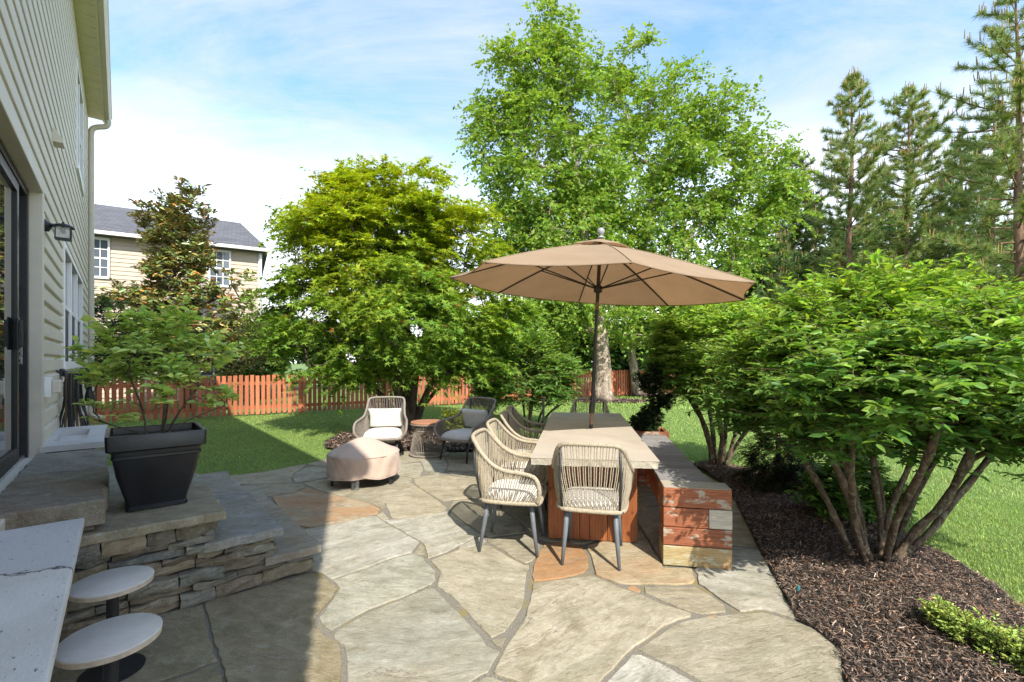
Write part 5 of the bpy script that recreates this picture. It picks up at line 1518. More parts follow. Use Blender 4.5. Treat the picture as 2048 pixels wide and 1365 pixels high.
def sprays(P, outw, nt, K, L, flat=0.35, bias=0.5, lift=0.1, droop=0.15, start=0.15, side=0.9, nrm_up=1.0, jit=0.02, nrm_noise=0.45, out_n=0.25):
    """leafy twigs round each point; returns leaf points, directions, normals, twig bases, twig dirs, twig lengths, u"""
    n = len(P)
    tw = unit(n * nt); tw[:, 2] *= flat
    ow = np.repeat(outw, nt, axis=0)
    d = tw + bias * ow + np.array([0, 0, lift])
    d /= np.linalg.norm(d, axis=1, keepdims=True)
    base = np.repeat(P, nt, axis=0) + rng.normal(0, jit, (n*nt, 3))
    Lt = L * rng.uniform(0.6, 1.25, n * nt)
    u = np.linspace(start, 1.0, K)[None, :] + rng.normal(0, 0.03, (n*nt, K))
    pos = base[:, None, :] + d[:, None, :] * (u * Lt[:, None])[:, :, None]
    pos[:, :, 2] -= droop * (u ** 2) * Lt[:, None]
    up_ = np.array([0, 0, 1.0])
    sd = np.cross(d, up_); sd /= np.maximum(np.linalg.norm(sd, axis=1, keepdims=True), 1e-6)
    sgn = np.where(np.arange(K) % 2 == 0, 1.0, -1.0)
    ld = d[:, None, :] * 0.65 + sd[:, None, :] * (sgn * side)[None, :, None] + rng.normal(0, 0.28, (n*nt, K, 3))
    ld[:, :, 2] -= droop * 0.9
    nn = np.array([0, 0, nrm_up])[None, None, :] + rng.normal(0, nrm_noise, (n*nt, K, 3)) + out_n * ow[:, None, :]
    return pos.reshape(-1, 3), ld.reshape(-1, 3), nn.reshape(-1, 3), base, d, Lt, u.reshape(-1)

def lobes(px_list, depth, ry_scale=1.0):
    out = []
    for q in px_list:
        cx, cy, rx, ry = q[:4]; dy = q[4] if len(q) > 4 else 0.0
        Y = depth + dy
        c_ = at(cx, cy, Y); k = Y / F
        out.append((c_.x, c_.y, c_.z, rx*k, (rx+ry)/2*k*ry_scale, ry*k))
    return out

def tree(name, label, cat, blobs, trunk, n_t, leaf, leaf_f, nt, K, L, size, color_fn, leaf_mat, bark, tip_r, group=None, trunk_r=None, shell=0.4, wide=0.55, twig_r=None, grow_kw=None, rmin=0.0, **kw):
    base = Vector(trunk[0])
    root = empty(name, base, 0, label, cat, group)
    P, u = crown_targets(blobs, n_t, shell)
    P = P[P[:, 2] > 0.25]; u = u[:len(P)]
    b = np.array(base)
    nodes, chains, rad = grow(root, P - b, [Vector(p) - base for p in trunk], tip_r, **(grow_kw or {}))
    wood_mesh('trunk', bark, root, nodes, chains, rad, len(trunk), rmin, 6, trunk_r)
    cen = np.array([q[:3] for q in blobs]).mean(0)
    ow = P - cen; ow[:, 2] *= 0.6; ow /= np.maximum(np.linalg.norm(ow, axis=1, keepdims=True), 1e-6)
    pos, d, nn, tb, td, tl, uu = sprays(P - b, ow, nt, K, L, **kw)
    n = len(pos)
    S = size * np.exp(rng.normal(0, 0.2, n))
    col = color_fn(pos + b, n, uu)
    cr = scatter('crown', leaf, leaf_f, pos, d, nn, S, col, leaf_mat, root, wide)
    cr['kind'] = 'stuff'
    if twig_r:
        t = scatter('twigs', TWIG_V, TWIG_F, tb, td, np.tile([0.1, 0.2, 1.0], (len(tb), 1)) + rng.normal(0, .1, (len(tb), 3)), tl, tones((0.10, 0.075, 0.05), len(tb), 0.2, 0.05), M['chip'], root, twig_r / tl, True)
        t['kind'] = 'stuff'
    return root

# --- Japanese maple behind the lounge chairs: yellow new growth on top
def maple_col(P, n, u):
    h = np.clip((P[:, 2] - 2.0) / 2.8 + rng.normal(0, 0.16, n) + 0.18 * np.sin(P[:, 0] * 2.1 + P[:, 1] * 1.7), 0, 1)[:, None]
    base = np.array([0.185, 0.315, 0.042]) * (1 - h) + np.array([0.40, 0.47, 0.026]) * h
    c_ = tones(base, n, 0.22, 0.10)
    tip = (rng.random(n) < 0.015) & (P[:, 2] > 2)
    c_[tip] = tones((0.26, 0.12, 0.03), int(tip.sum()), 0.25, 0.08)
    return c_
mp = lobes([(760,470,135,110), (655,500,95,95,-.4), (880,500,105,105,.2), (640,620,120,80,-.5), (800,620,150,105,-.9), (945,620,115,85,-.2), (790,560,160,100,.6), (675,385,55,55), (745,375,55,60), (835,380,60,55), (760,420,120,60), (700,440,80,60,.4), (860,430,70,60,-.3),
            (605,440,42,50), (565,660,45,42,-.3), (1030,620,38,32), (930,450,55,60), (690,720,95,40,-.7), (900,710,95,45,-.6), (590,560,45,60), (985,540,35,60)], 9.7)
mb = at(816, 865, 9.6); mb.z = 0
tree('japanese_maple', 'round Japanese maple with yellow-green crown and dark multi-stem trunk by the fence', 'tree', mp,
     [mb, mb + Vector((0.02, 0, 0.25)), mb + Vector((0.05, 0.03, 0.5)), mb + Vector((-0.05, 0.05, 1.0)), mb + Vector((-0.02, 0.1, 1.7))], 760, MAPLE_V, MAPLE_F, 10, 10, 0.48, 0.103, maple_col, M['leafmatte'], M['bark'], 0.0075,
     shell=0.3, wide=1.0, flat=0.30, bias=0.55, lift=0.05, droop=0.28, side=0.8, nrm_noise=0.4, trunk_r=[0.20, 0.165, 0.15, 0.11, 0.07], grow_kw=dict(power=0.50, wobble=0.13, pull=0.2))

mroot = [o for o in C.objects if o.name.startswith('japanese_maple')][0]
for p3, r0 in [((-1.25, -.2, 1.5), .075), ((-.55, -.3, 2.4), .095), ((.45, -.2, 2.3), .09), ((1.15, -.1, 1.9), .075), ((.95, .3, 1.3), .055), ((-.9, .3, 2.2), .07)]:
    e_ = Vector(p3); st_ = Vector((e_.x * 0.08, e_.y * 0.2, 0.0))
    MB().tube(catmull([st_, st_ + Vector((e_.x*0.10, 0, 0.30)), Vector((e_.x*0.42, e_.y*0.6, e_.z*0.52)), e_, e_ + Vector((e_.x*0.4, 0, 0.7))], 5), [r0*1.25 - r0*0.045*i for i in range(21)], 9).build('stem', M['bark'], mroot, smooth=True)

# --- river birches
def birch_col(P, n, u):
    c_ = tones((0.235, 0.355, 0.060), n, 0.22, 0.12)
    crown_top = np.clip((P[:, 2] - 9) / 6, 0, 1)[:, None]  # yellower leaf tone mixed in towards the top of the crown
    return c_ * (1 - 0.25 * crown_top) + tones((0.24, 0.31, 0.03), n, 0.2, 0.1) * 0.25 * crown_top
b1 = lobes([(1105,75,45,60), (1060,150,80,65), (1150,150,60,70), (1000,230,65,50), (1090,250,100,85), (985,330,62,45), (1060,370,100,80), (1020,450,75,70), (1120,460,105,90), (1100,560,90,60,-.5), (960,290,38,28), (1180,350,60,80), (1190,600,90,50,-.8), (1100,640,75,45,-.5)], 17.0)
t1 = at(1207, 802, 17.0); t1.z = 0
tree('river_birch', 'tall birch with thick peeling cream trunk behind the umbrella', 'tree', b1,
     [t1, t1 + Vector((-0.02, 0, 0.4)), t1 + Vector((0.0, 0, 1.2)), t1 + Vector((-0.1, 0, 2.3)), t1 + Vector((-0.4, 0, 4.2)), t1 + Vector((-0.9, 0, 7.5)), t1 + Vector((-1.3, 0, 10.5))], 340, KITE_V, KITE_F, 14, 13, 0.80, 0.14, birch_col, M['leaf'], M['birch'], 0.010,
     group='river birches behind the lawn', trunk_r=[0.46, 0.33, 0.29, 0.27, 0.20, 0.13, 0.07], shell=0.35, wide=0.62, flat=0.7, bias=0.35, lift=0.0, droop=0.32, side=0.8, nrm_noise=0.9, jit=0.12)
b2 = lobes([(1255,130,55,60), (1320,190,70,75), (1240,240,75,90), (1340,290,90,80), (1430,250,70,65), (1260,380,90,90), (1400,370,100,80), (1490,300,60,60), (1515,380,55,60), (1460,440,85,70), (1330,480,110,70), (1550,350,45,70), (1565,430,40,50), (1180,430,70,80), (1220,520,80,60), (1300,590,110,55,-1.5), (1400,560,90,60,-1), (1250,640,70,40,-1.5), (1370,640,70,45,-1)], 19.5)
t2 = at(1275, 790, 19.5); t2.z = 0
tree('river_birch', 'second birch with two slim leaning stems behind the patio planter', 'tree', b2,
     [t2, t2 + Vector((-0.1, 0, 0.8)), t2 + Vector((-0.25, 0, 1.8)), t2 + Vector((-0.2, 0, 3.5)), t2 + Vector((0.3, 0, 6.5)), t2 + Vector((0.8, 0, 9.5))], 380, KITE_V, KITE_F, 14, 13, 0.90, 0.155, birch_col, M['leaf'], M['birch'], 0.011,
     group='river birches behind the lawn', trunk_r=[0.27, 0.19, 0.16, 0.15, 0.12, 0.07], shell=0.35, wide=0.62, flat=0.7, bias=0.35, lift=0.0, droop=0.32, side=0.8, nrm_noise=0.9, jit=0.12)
t2b = empty('birch_stem', t2 + Vector((0.75, 0.1, 0)), 0, 'slim birch stem right beside the leaning twin stem', 'tree')
MB().tube([(0,0,0),(0.02,0,0.7),(0.1,0,1.8),(0.35,0,3.6),(0.7,0,6.5),(1.2,0,9.0)], [0.25,0.17,0.14,0.12,0.09,0.04], 10).build('trunk', M['birch'], t2b, smooth=True)

# --- magnolia beyond the fence, rust under its leaves
def mag_col(P, n, u):
    c_ = tones((0.20, 0.30, 0.085), n, 0.30, 0.12)
    y_ = rng.random(n) < 0.28; c_[y_] = tones((0.36, 0.32, 0.07), int(y_.sum()), 0.25, 0.12)
    r_ = rng.random(n) < 0.17; c_[r_] = tones((0.38, 0.17, 0.045), int(r_.sum()), 0.3, 0.1)
    return c_
mg = lobes([(362,395,32,26), (312,440,40,24), (375,440,42,36), (350,485,52,34), (390,520,36,36), (335,545,46,34), (395,585,44,32), (270,600,50,24), (345,610,60,34), (470,555,20,20), (470,620,30,30), (420,660,55,34), (300,660,62,36), (225,595,18,18), (350,710,85,36), (460,690,34,34), (260,720,50,36)], 14.6)
mgb = at(375, 800, 14.6); mgb.z = 0
tree('magnolia', 'southern magnolia with dark leaves and rusty undersides in front of the tan house', 'tree', mg,
     [mgb, mgb + Vector((0, 0, 1.0)), mgb + Vector((0.05, 0, 2.2)), mgb + Vector((0.0, 0, 3.8)), mgb + Vector((-0.1, 0, 5.2))], 430, LEAF2_V, LEAF2_F, 6, 9, 0.27, 0.155, mag_col, M['magnolia'], M['bark'], 0.012,
     trunk_r=[0.16, 0.13, 0.11, 0.08, 0.04], shell=0.35, wide=0.42, flat=0.9, bias=0.5, lift=0.45, droop=0.0, side=1.0, nrm_noise=0.5, start=0.3, jit=0.08, nrm_up=0.6, out_n=0.6)

# --- burning bushes
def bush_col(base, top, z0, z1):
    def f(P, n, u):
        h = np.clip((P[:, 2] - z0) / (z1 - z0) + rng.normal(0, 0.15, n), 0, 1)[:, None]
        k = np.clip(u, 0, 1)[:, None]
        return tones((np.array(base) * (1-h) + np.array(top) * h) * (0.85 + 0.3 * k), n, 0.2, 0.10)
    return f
def bush(name, label, base, stems, blobs, n_t, nt, K, L, size, col, tip_r, loose=0, group='burning bushes', twig_r=0.004, rmin=0.0, mat=None, bark=None, **kw):
    root = empty(name, base, 0, label, 'bush', group)
    b = np.array(base)
    P, u = crown_targets(blobs, n_t, kw.pop('shell', 0.35))
    P = P - b
    cen = np.array([q[:3] for q in blobs]).mean(0) - b
    # several stems from the ground
    owner = np.argmin(np.stack([np.linalg.norm(P[:, :2] - np.array(s_[-1][:2]), axis=1) for s_ in stems], 1), axis=1)
    for k, s_ in enumerate(stems):
        T = P[owner == k]
        if len(T) == 0: continue
        tr_ = catmull(s_, 3)
        nodes, chains, rad = grow(root, T, tr_, tip_r, 0.47, 0.16, 4, 0.25)
        nn_ = len(tr_)
        r_ = [max(rad[i], tip_r * 1.5) for i in range(nn_)]
        r_ = [q * (1 + 0.16 * math.sin(i * 2.3 + k)) for i, q in enumerate(r_)]
        r_[0] *= 1.3
        wood_mesh('stem', bark or M['bushbark'], root, nodes, chains, rad, nn_, rmin, 6, r_)
    ow = P - cen; ow[:, 2] = np.maximum(ow[:, 2], 0) * 0.6; ow /= np.maximum(np.linalg.norm(ow, axis=1, keepdims=True), 1e-6)
    pos, d, nn, tb, td, tl, uu = sprays(P, ow, nt, K, L, **kw)
    n = len(pos)
    S = size * np.exp(rng.normal(0, 0.27, n)) * (0.75 + 0.35 * np.clip(1.2 - np.abs(uu - 0.6), 0, 1))
    c_ = col(pos + b, n, uu)
    if loose:
        dist = np.linalg.norm(pos + b - np.array([0, 0, 1.5]), axis=1) + 0.9 * np.abs((pos + b)[:, 0] / np.maximum((pos + b)[:, 1], 0.2) - 0.85)
        X_ = (pos + b)[:, 0] / np.maximum((pos + b)[:, 1], 0.2)
        dist[(np.abs(X_) > 1.1)] += 10
        pick = np.argsort(dist)[:loose * 6]; pick = rng.choice(pick, loose, replace=False)
    fo = scatter('foliage', LEAF2_V, LEAF2_F, np.delete(pos, pick, 0) if loose else pos, np.delete(d, pick, 0) if loose else d, np.delete(nn, pick, 0) if loose else nn,
                 np.delete(S, pick) if loose else S, np.delete(c_, pick, 0) if loose else c_, mat or M['leaf'], root, 0.37 if twig_r > 0.003 else 0.58)
    fo['kind'] = 'stuff'
    if loose:
        vari = []
        for q in range(5):
            tv = np.array(LEAF_V) * np.array([0.46, 1, 1]) ; 
            me = bpy.data.meshes.new('leaf'); me.from_pydata([tuple(p) for p in tv], [], LEAF_F)
            ca = me.color_attributes.new('Col', 'FLOAT_COLOR', 'POINT')
            cc = c_[pick[q * 7 % loose]]
            for e in ca.data: e.color = (*np.clip(cc, 0, 1), 1)
            me.materials.append(mat or M['leaf']); vari.append(me)
        for q, i in enumerate(pick):
            y_ = Vector(d[i]).normalized(); x_ = y_.cross(Vector(nn[i])).normalized(); z_ = x_.cross(y_)
            o = bpy.data.objects.new('leaf', vari[q % 5]); C.objects.link(o); o.parent = root
            o.matrix_local = Matrix.Translation(Vector(pos[i])) @ Matrix((x_, y_, z_)).transposed().to_4x4() @ Matrix.Scale(float(S[i]), 4)
    t = scatter('twigs', TWIG_V, TWIG_F, tb, td, np.tile([0.1, 0.2, 1.0], (len(tb), 1)) + rng.normal(0, .1, (len(tb), 3)), tl, tones((0.12, 0.10, 0.05), len(tb), 0.2, 0.05), M['chip'], root, twig_r / tl, True)
    t['kind'] = 'stuff'
    return root

B1 = Vector((2.66, 3.33, 0.03))
s1 = [[(-.16,.02,0),(-.26,.02,.25),(-.42,.05,.6),(-.55,.1,.85)], [(-.07,-.03,0),(-.20,-.05,.35),(-.34,-.12,.62),(-.5,-.15,.95)], [(-.04,.04,0),(-.07,.08,.35),(-.14,.15,.7),(-.25,.25,1.05)],
      [(.02,.0,0),(.05,.03,.30),(.01,.05,.65),(-.05,.0,1.05)], [(.06,.05,0),(.12,.10,.3),(.16,.2,.6),(.12,.3,1.0)], [(.09,.0,0),(.26,-.02,.22),(.42,-.02,.40),(.62,-.05,.72)], [(.10,.04,0),(.28,.08,.30),(.45,.15,.52),(.72,.25,.80)],
      [(.07,-.03,0),(.2,-.1,.28),(.30,-.2,.50),(.32,-.35,.85)], [(-.02,.08,0),(.0,.2,.4),(.05,.35,.7),(.1,.5,1.05)], [(-.12,-.06,0),(-.30,-.18,.35),(-.5,-.42,.75),(-.65,-.62,1.1)], [(.0,-.06,0),(-.04,-.22,.4),(-.12,-.5,.8),(-.2,-.7,1.1)], [(.12,.02,0),(.36,.0,.2),(.62,.05,.45),(.95,.12,.75)], [(.03,.02,0),(.1,.0,.4),(.22,-.05,.8),(.3,-.05,1.2)]]
bl1 = [(B1.x + q[0], B1.y + q[1], q[2], q[3], q[4], q[5]) for q in
       [(0,0,1.62,.72,.62,.33), (-.45,-.1,1.45,.45,.45,.36), (.55,0,1.5,.62,.62,.40), (-.15,-.45,1.32,.5,.35,.32), (.35,-.45,1.35,.55,.4,.33), (.95,.2,1.25,.45,.5,.35), (0,.5,1.45,.7,.45,.42), (-.62,-.05,1.18,.32,.4,.24), (.75,-.35,1.08,.45,.4,.24), (-.1,0,1.85,.55,.5,.22), (.6,.1,1.83,.5,.45,.22), (-.68,-.75,1.36,.30,.4,.24), (-.3,-.85,1.5,.4,.4,.3), (-.72,-.45,1.25,.24,.36,.2), (.2,-.8,1.35,.4,.35,.3), (-.62,.15,1.45,.32,.35,.28), (-.72,.2,1.2,.25,.3,.18), (1.0,-.1,.98,.4,.4,.16), (-.5,-.3,1.08,.35,.35,.15), (.5,-.6,1.05,.4,.35,.15), (0,-.25,1.02,.6,.35,.14), (-.15,.15,1.1,.6,.4,.15), (.55,.1,1.0,.4,.4,.14)]]
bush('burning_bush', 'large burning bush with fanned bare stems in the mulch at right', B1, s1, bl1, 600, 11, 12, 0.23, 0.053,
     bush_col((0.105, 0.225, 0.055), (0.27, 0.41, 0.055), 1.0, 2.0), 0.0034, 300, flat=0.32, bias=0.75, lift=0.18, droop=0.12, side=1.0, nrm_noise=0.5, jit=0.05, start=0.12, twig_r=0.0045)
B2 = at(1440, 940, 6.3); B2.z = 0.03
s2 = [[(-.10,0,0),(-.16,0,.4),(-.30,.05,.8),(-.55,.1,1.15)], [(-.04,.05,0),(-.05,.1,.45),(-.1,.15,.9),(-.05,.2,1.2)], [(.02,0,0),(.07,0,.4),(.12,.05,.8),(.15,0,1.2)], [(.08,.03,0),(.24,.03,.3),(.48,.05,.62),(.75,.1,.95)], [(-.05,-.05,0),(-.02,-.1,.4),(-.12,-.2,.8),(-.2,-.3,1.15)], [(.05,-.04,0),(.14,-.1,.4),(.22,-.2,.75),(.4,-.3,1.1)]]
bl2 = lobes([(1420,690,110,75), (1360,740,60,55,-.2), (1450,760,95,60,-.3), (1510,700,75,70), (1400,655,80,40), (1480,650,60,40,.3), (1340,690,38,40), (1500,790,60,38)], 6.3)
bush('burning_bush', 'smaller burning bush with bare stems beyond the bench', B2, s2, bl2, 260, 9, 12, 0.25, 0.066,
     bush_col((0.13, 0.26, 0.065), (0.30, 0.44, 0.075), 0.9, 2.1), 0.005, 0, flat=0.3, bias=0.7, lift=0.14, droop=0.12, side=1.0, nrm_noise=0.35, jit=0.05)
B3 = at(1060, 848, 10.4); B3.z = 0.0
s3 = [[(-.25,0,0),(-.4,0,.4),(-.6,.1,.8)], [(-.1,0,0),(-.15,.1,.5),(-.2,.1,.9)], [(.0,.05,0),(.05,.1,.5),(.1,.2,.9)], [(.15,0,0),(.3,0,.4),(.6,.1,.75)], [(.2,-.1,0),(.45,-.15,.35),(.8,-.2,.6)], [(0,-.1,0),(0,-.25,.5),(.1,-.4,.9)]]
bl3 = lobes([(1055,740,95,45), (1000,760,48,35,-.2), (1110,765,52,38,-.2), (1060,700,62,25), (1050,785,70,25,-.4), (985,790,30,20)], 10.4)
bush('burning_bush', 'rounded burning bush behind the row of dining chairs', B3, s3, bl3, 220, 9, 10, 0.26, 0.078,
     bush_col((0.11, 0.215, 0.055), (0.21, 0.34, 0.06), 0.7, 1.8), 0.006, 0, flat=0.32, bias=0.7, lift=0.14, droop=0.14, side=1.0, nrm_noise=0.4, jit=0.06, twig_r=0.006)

# --- shrub in the black planter: whorls of lime leaves on thin stems
PB = hw(0.72, 3.86, 0.557 + 0.44)
sp_ = [[(-.03,-.04,0),(-.06,-.04,.18),(-.16,-.02,.40)], [(.03,0,0),(.06,.02,.2),(.0,.03,.48)], [(.05,.02,0),(.12,.05,.16),(.24,.1,.36)], [(.06,-.02,0),(.2,.0,.10),(.42,.05,.2)], [(0,.05,0),(-.02,.1,.2),(-.1,.15,.42)], [(-.05,.02,0),(-.2,-.06,.07),(-.40,-.1,.15)]]
blp = lobes([(300,655,34,18), (350,640,26,14,.1), (240,668,34,16,-.1), (200,700,30,18,-.15), (275,700,40,20,-.2), (335,690,42,22,.15), (395,690,34,18,.1), (435,705,24,14), (205,755,26,14,-.2), (262,745,32,16,.1), (345,750,40,18,-.1), (405,745,28,14,.15), (470,788,26,9,.1), (430,795,22,9), (196,812,16,9,-.25), (272,826,22,9,-.3), (330,800,18,9,-.2)], 3.12)
def shrub_pot():
    return bush('potted_shrub', 'airy lime green deciduous shrub growing in the black planter', PB, sp_, blp, 125, 4, 6, 0.085, 0.047,
     bush_col((0.48, 0.60, 0.20), (0.55, 0.68, 0.24), 1.1, 1.8), 0.0015, 0, group=None, flat=0.45, bias=0.5, lift=0.22, droop=0.0, side=1.1, nrm_noise=0.35, jit=0.03, twig_r=0.0025, mat=M['leafmatte'], bark=M['bark'])
shrub_pot()

# --- small evergreens and fillers
def mound(name, label, cat, base, blobs, n_t, nt, K, L, size, col, mat, leaf=KITE_V, leaf_f=KITE_F, wide=0.5, stem_h=0.3, stem_r=0.04, **kw):
    root = empty(name, base, 0, label, cat)
    b = np.array(base)
    P, u = crown_targets(blobs, n_t, kw.pop('shell', 0.45))
    P = P[P[:, 2] > 0.05]
    cen = np.array([q[:3] for q in blobs]).mean(0)
    ow = P - cen; ow /= np.maximum(np.linalg.norm(ow, axis=1, keepdims=True), 1e-6)
    pos, d, nn, tb, td, tl, uu = sprays(P - b, ow, nt, K, L, **kw)
    pos[:, 2] = np.maximum(pos[:, 2], 0.005 - b[2])
    n = len(pos)
    MB().tube([(0, 0, -0.02), (0.01, 0, stem_h*0.5), (0, 0, stem_h)], [stem_r, stem_r*0.8, stem_r*0.5], 8).build('trunk', M['bark'], root, smooth=True)
    cr = scatter('foliage', leaf, leaf_f, pos, d, nn, size * np.exp(rng.normal(0, 0.2, n)), col(pos + b, n, uu), mat, root, wide)
    cr['kind'] = 'stuff'
    t = scatter('twigs', TWIG_V, TWIG_F, tb, td, np.tile([0.1, 0.2, 1.0], (len(tb), 1)) + rng.normal(0, .1, (len(tb), 3)), tl, tones((0.07, 0.05, 0.03), len(tb), 0.2, 0.05), M['chip'], root, 0.005 / tl, True)
    t['kind'] = 'stuff'
    return root
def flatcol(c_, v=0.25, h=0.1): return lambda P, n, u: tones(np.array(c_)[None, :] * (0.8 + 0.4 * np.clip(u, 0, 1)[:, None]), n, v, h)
E1 = at(1555, 985, 5.25); E1.z = 0.03
mound('dwarf_spruce', 'dark conical dwarf evergreen between the two burning bushes', 'shrub', E1,
      [(E1.x, E1.y, .18, .38, .38, .16), (E1.x, E1.y, .42, .32, .32, .2), (E1.x-.03, E1.y, .68, .26, .26, .2), (E1.x-.03, E1.y, .95, .2, .2, .2), (E1.x-.02, E1.y, 1.2, .13, .13, .2), (E1.x+.22, E1.y-.1, .25, .25, .22, .1)],
      360, 6, 14, 0.13, 0.032, flatcol((0.022, 0.042, 0.014)), M['needle'], wide=0.22, flat=0.5, bias=0.9, lift=0.05, droop=0.05, side=0.9, nrm_noise=0.6, stem_h=0.9, stem_r=0.035)
E2 = at(1305, 862, 5.93); E2.z = 0.56
mound('topiary', 'dark spiral-clipped boxwood topiary in the timber planter', 'topiary', E2,
      [(E2.x-.10, E2.y, .70, .15, .15, .13), (E2.x+.0, E2.y, .80, .12, .12, .12), (E2.x+.15, E2.y, .97, .10, .11, .07), (E2.x+.02, E2.y, 1.0, .10, .1, .14), (E2.x-.02, E2.y, 1.18, .11, .11, .12), (E2.x-.12, E2.y, 1.27, .09, .09, .06), (E2.x+.03, E2.y, 1.33, .07, .07, .12)],
      260, 5, 12, 0.06, 0.026, flatcol((0.022, 0.050, 0.016)), M['leaf'], wide=0.6, flat=0.9, bias=0.8, lift=0.2, droop=0.0, side=0.9, nrm_noise=0.6, stem_h=0.7, stem_r=0.02)
E3 = at(1700, 1030, 4.25); E3.z = 0.03
mound('leafy_shrub', 'low glossy green shrub behind the stems of the big burning bush', 'shrub', E3,
      [(E3.x, E3.y, .30, .30, .25, .22), (E3.x-.2, E3.y, .25, .2, .2, .18), (E3.x+.25, E3.y, .25, .22, .2, .18), (E3.x, E3.y, .5, .2, .2, .12)],
      120, 5, 8, 0.14, 0.06, flatcol((0.10, 0.20, 0.035), 0.3, 0.14), M['leaf'], LEAF_V, LEAF_F, wide=0.4, flat=0.6, bias=0.6, lift=0.25, droop=0.1, side=0.9, nrm_noise=0.5)
E4 = at(918, 850, 8.9); E4.z = 0.02
mound('golden_shrub', 'small bright yellow-green shrub behind the grey-cushioned lounge chair', 'shrub', E4,
      [(E4.x, E4.y, .30, .26, .25, .16), (E4.x-.12, E4.y, .40, .15, .15, .1), (E4.x+.28, E4.y, .42, .2, .2, .13)],
      110, 5, 9, 0.12, 0.034, flatcol((0.24, 0.29, 0.025), 0.2, 0.1), M['leafmatte'], wide=0.6, flat=0.8, bias=0.6, lift=0.3, droop=0.0, side=0.9, nrm_noise=0.6)
E5 = at(965, 822, 12.6); E5.z = 0.0
mound('round_yew', 'dark rounded yew in front of the fence beside the burning bush', 'shrub', E5,
      [(E5.x, E5.y, .35, .38, .35, .3), (E5.x, E5.y, .65, .28, .28, .25)], 160, 6, 12, 0.14, 0.045, flatcol((0.022, 0.048, 0.018)), M['needle'], wide=0.25, flat=0.9, bias=0.8, lift=0.2, droop=0.0, side=0.9, nrm_noise=0.6)
E6 = Vector((2.43, 2.12, 0.06))
jb = [(E6.x - 0.10 + q*0.03, E6.y + 0.30 - q*0.11, .115, .085, .09, .05) for q in range(8)] + [(E6.x+.16, E6.y+.05, .10, .09, .10, .05), (E6.x+.20, E6.y-.15, .11, .12, .1, .05), (E6.x+.02, E6.y-.05, .12, .1, .12, .05)]
mound('creeping_juniper', 'bright green creeping juniper on the mulch in the lower right corner', 'ground cover', E6, jb,
      300, 6, 14, 0.055, 0.020, flatcol((0.36, 0.47, 0.11), 0.25, 0.1), M['needle'], wide=0.35, flat=0.6, bias=0.5, lift=0.5, droop=0.0, side=0.9, nrm_noise=0.8, stem_h=0.05, stem_r=0.01)
E7 = at(195, 790, 13.2); E7.z = 0
mound('holly', 'dark dense evergreen beyond the fence next to the house corner', 'shrub', E7,
      lobes([(195,650,45,60), (215,720,60,50), (180,600,25,30), (160,700,40,60)], 13.2), 170, 6, 10, 0.3, 0.09, flatcol((0.026, 0.058, 0.020)), M['leaf'], wide=0.5, flat=0.9, bias=0.6, lift=0.1, droop=0.05, side=0.9, nrm_noise=0.7, stem_h=1.5, stem_r=0.07)
E8 = at(500, 800, 14.2); E8.z = 0
mound('twiggy_shrub', 'open twiggy shrub with sparse leaves beyond the fence left of the maple', 'shrub', E8,
      lobes([(500,700,45,40), (520,665,30,25), (480,730,45,30)], 14.2), 110, 5, 5, 0.5, 0.07, flatcol((0.09, 0.10, 0.03), 0.3, 0.2), M['leaf'], wide=0.5, flat=1.2, bias=0.4, lift=0.7, droop=0.0, side=0.9, nrm_noise=0.7, stem_h=0.8, stem_r=0.03)

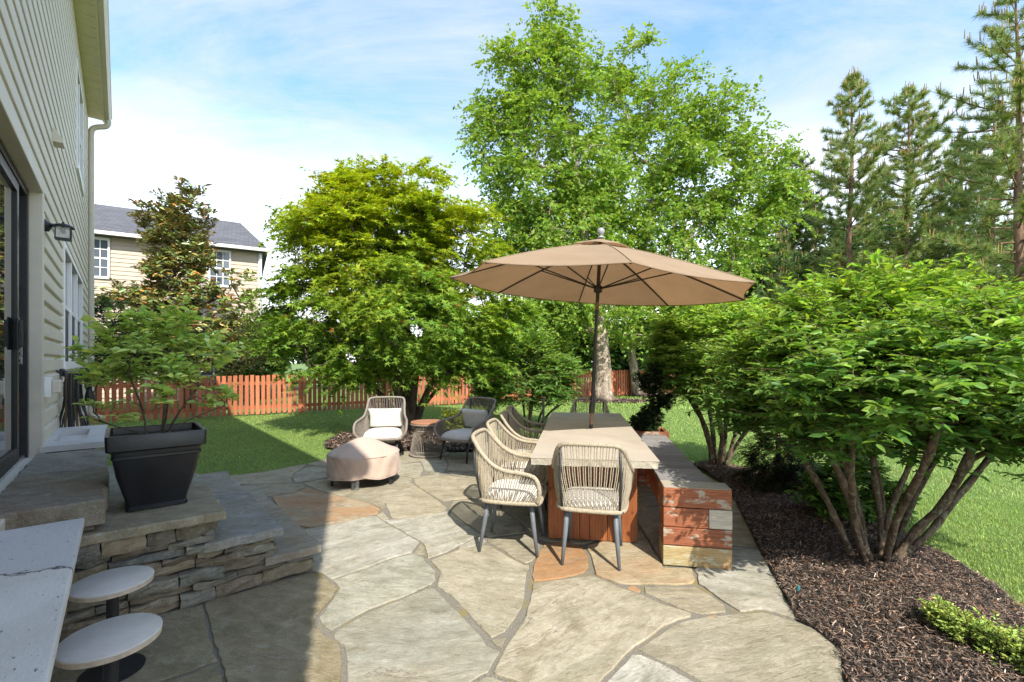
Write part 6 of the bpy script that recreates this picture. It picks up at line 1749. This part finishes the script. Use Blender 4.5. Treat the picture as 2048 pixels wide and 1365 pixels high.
# --- pines on the right
def pine(px, ytop, Y, hw_px, label, ybase=None, dens=1.0, tone=(0.28, 0.36, 0.13), young=True, zmin=2.0, seed=0):
    top = at(px, ytop, Y); base = Vector((top.x, top.y, 0))
    H = top.z; Wd = hw_px * Y / F
    root = empty('pine_tree', base, 0, label, 'tree', 'pines along the right side')
    lean = rng.normal(0, 0.012, 2)
    ax = lambda z: Vector((lean[0]*z + 0.05*math.sin(z*0.7), lean[1]*z, z))
    m = MB()
    zs_ = np.linspace(0, H, 14)
    m.tube([ax(z) for z in zs_], [max(0.018, 0.17 * (1 - z/H) ** 0.8 * (H/14) + 0.012) for z in zs_], 10)
    tips, dirs, up_shoot = [], [], []
    z = max(zmin, 0.12 * H)
    while z < H - 0.25:
        f = (z / H)
        R = Wd * (min(1.0, (1 - f) * 2.6) ** 0.7) * (0.75 + 0.25 * math.sin(z * 3 + px))
        nb_ = int(rng.integers(4, 7))
        a0 = rng.uniform(0, 2*PI)
        for k in range(nb_):
            a_ = a0 + 2*PI*k/nb_ + rng.normal(0, 0.25)
            L = max(0.25, R * rng.uniform(0.65, 1.12))
            rise = rng.uniform(0.15, 0.45) * L if f > 0.45 else rng.uniform(-0.05, 0.25) * L
            p0 = ax(z); p3 = p0 + Vector((math.cos(a_)*L, math.sin(a_)*L, rise + 0.18*L))
            p1 = p0.lerp(p3, 0.5) + Vector((0, 0, -0.06*L))
            pts = catmull([p0, p1, p3], 3)
            m.tube(pts, [max(0.006, 0.022 * (1 - i/len(pts)) * (L/1.5) + 0.006) for i in range(len(pts))], 4, caps=False)
            ns = max(3, int(L * 5.5 * dens))
            for q in range(ns):
                t = 0.38 + 0.62 * (q + 1) / ns
                b_ = pts[min(len(pts)-1, int(t * (len(pts)-1)))]
                sgn = 1 if q % 2 else -1
                d_ = Vector((math.cos(a_ + sgn*0.8), math.sin(a_ + sgn*0.8), 0.55 + rng.normal(0, .25)))
                l_ = rng.uniform(0.15, 0.42) * min(1, L) * (1.15 - 0.5*t)
                e_ = b_ + d_.normalized() * l_
                m.tube([b_, e_], 0.005, 3, caps=False)
                tips.append(e_); dirs.append(d_.normalized())
                tips.append(b_.lerp(e_, 0.55)); dirs.append(d_.normalized())
                if rng.random() < (0.28 if f > 0.55 else 0.1): up_shoot.append(e_)
            tips.append(p3); dirs.append((p3 - p1).normalized()); up_shoot.append(p3)
        z += rng.uniform(0.34, 0.52) * (H / 14) ** 0.5
    tips.append(ax(H-0.1)); dirs.append(Vector((0,0,1)))
    for q in range(4): up_shoot.append(ax(H - 0.25*q) + Vector(rng.normal(0, .08, 3)))
    m.build('trunk', M['pinebark'], root, smooth=True)
    P = np.array([tuple(p) for p in tips]); D0 = np.array([tuple(p) for p in dirs])
    NN = 40 if young and zmin > 3.9 else 20
    n = len(P) * NN
    th = rng.uniform(0, 2*PI, n); ph = rng.uniform(0.25, 1.25, n)
    Dr = np.repeat(D0, NN, 0)
    sd = np.cross(Dr, np.array([0.3, 0.2, 1.0])); sd /= np.linalg.norm(sd, axis=1, keepdims=True)
    s2_ = np.cross(Dr, sd)
    nd = Dr * np.cos(ph)[:, None] + (sd * np.cos(th)[:, None] + s2_ * np.sin(th)[:, None]) * np.sin(ph)[:, None]
    bp = np.repeat(P, NN, 0) - Dr * rng.uniform(0, 0.20, n)[:, None]
    col = tones(np.array(tone), n, 0.25, 0.1)
    yy = np.repeat(rng.random(len(P)) < 0.22, NN)
    col[yy] = tones((0.20, 0.24, 0.04), int(yy.sum()), 0.25, 0.1)
    c_ = scatter('needles', [(-0.5,0,0),(0.5,0,0),(0,1,-0.06)], [(0,1,2)], bp, nd, unit(n), rng.uniform(0.19, 0.34, n), col, M['needle'], root, (0.016 if NN == 40 else 0.022) / 0.26 * (Y/20))
    c_['kind'] = 'stuff'
    if young and up_shoot:
        U = np.array([tuple(p) for p in up_shoot]); U = np.repeat(U, 2, 0) + rng.normal(0, 0.05, (len(U)*2, 3))
        dn = np.tile([0, 0, 1.0], (len(U), 1)) + rng.normal(0, 0.12, (len(U), 3))
        c2 = scatter('candles', TWIG_V, TWIG_F, U, dn, unit(len(U)), rng.uniform(0.18, 0.38, len(U)), tones((0.30, 0.21, 0.09), len(U), 0.2, 0.1), M['chip'], root, 0.12, True)
        c2['kind'] = 'stuff'
    return root
pine(1692, 150, 23, 98, 'slender pine with upright pale candles, left of the pair', zmin=4.5)
pine(1805, 178, 24, 122, 'broad-topped pine with many pale candles, right of the pair', zmin=4.0)
pine(1592, 300, 27, 80, 'pine filling the gap between the birch crown and the slender pine', zmin=1.5, tone=(0.13, 0.20, 0.07))
pine(2045, -40, 16.5, 150, 'tall pine cut off by the right edge', zmin=4.2)
pine(1615, 380, 29, 70, 'shorter dark pine behind, left of the slender pine', zmin=1.5, tone=(0.114, 0.213, 0.078))
pine(1500, 425, 27, 62, 'small pine rising just right of the umbrella top', zmin=1.2, tone=(0.166, 0.286, 0.090))
pine(1930, 270, 25, 85, 'pine between the broad-topped pine and the edge pine', zmin=2.5, tone=(0.127, 0.230, 0.078))
pine(1745, 360, 31, 80, 'far pine showing between the pair of pines', zmin=1.5, tone=(0.109, 0.199, 0.072))
pine(1560, 470, 24, 55, 'low pine behind the burning bush, right of the umbrella tip', zmin=1.0, tone=(0.127, 0.235, 0.085))
pine(1870, 400, 28, 90, 'low dark pine behind the large burning bush', zmin=1.0, tone=(0.109, 0.199, 0.072))
pine(1985, 230, 22, 110, 'dense pine behind the edge pine trunk', zmin=1.2, tone=(0.127, 0.230, 0.078))

# --- trees behind the fence, closing the view under the crowns
def back_tree(px, ytop, Y, w_px, ybot, tone, label, size=0.25, n_t=150):
    c_ = at(px, (ytop + ybot)/2, Y); k = Y / F
    b_ = Vector((c_.x, c_.y, 0))
    rz = max(0.5, (ybot - ytop)/2*k); rx = w_px*k
    bl = [(c_.x + rng.normal(0, .35)*rx, Y + rng.normal(0, .3)*rx, c_.z + rng.uniform(-.6, .6)*rz, rx*rng.uniform(.4, .65), rx*rng.uniform(.4, .6), rz*rng.uniform(.3, .5)) for _ in range(8)]
    return tree('background_tree', label, 'tree', bl, [b_, b_ + Vector((0.1,0,max(.3,c_.z*0.35))), b_ + Vector((0,0,max(.6,c_.z*0.75)))], n_t, KITE_V, KITE_F, 8, 9, max(0.5, rx*0.33), size * 1.08, flatcol(tone), M['leaf'], M['bark'], 0.012,
         group='trees behind the fence', wide=0.6, flat=0.6, bias=0.5, lift=0.05, droop=0.2, side=0.9, nrm_noise=0.7, jit=0.1, rmin=0.02)
for a_ in [(1000, 610, 20, 80, 760, (0.080, 0.152, 0.038), 'green tree behind the fence at the right of the maple'),
           (1120, 600, 22, 85, 760, (0.136, 0.240, 0.048), 'light green tree behind the fence left of the thick birch trunk'),
           (1240, 640, 24, 75, 770, (0.099, 0.204, 0.063), 'dark tree behind the fence between the birch trunks'),
           (1340, 620, 25, 80, 775, (0.064, 0.131, 0.038), 'shady tree behind the fence right of the twin birch stems'),
           (1440, 470, 27, 95, 770, (0.099, 0.198, 0.063), 'dark tree under the right side of the birch crown'),
           (1545, 450, 28, 95, 770, (0.093, 0.181, 0.063), 'dark tree right of the umbrella behind the small pine'),
           (1650, 430, 30, 110, 770, (0.093, 0.181, 0.063), 'dark woodland tree behind the slender pine'),
           (1780, 420, 30, 115, 770, (0.099, 0.193, 0.063), 'dark woodland tree behind the broad-topped pine'),
           (1910, 400, 28, 120, 770, (0.099, 0.193, 0.063), 'dark woodland tree left of the edge pine trunk'),
           (2040, 400, 26, 120, 770, (0.105, 0.204, 0.063), 'dark woodland tree behind the edge pine trunk'),
           (920, 640, 24, 60, 760, (0.096, 0.176, 0.045), 'tree behind the fence hidden by the maple'),
           (650, 650, 24, 60, 745, (0.09, 0.15, 0.05), 'green hedge-like tree beyond the fence behind the maple trunk'),
           (780, 650, 24, 65, 745, (0.08, 0.14, 0.04), 'tree beyond the fence seen through the maple stems'),
           (525, 655, 18, 45, 765, (0.12, 0.19, 0.05), 'leafy hedge tree behind the fence between magnolia and maple'),
           (560, 600, 22, 30, 720, (0.080, 0.144, 0.048), 'tree beyond the fence showing left of the maple crown')]:
    back_tree(*a_)
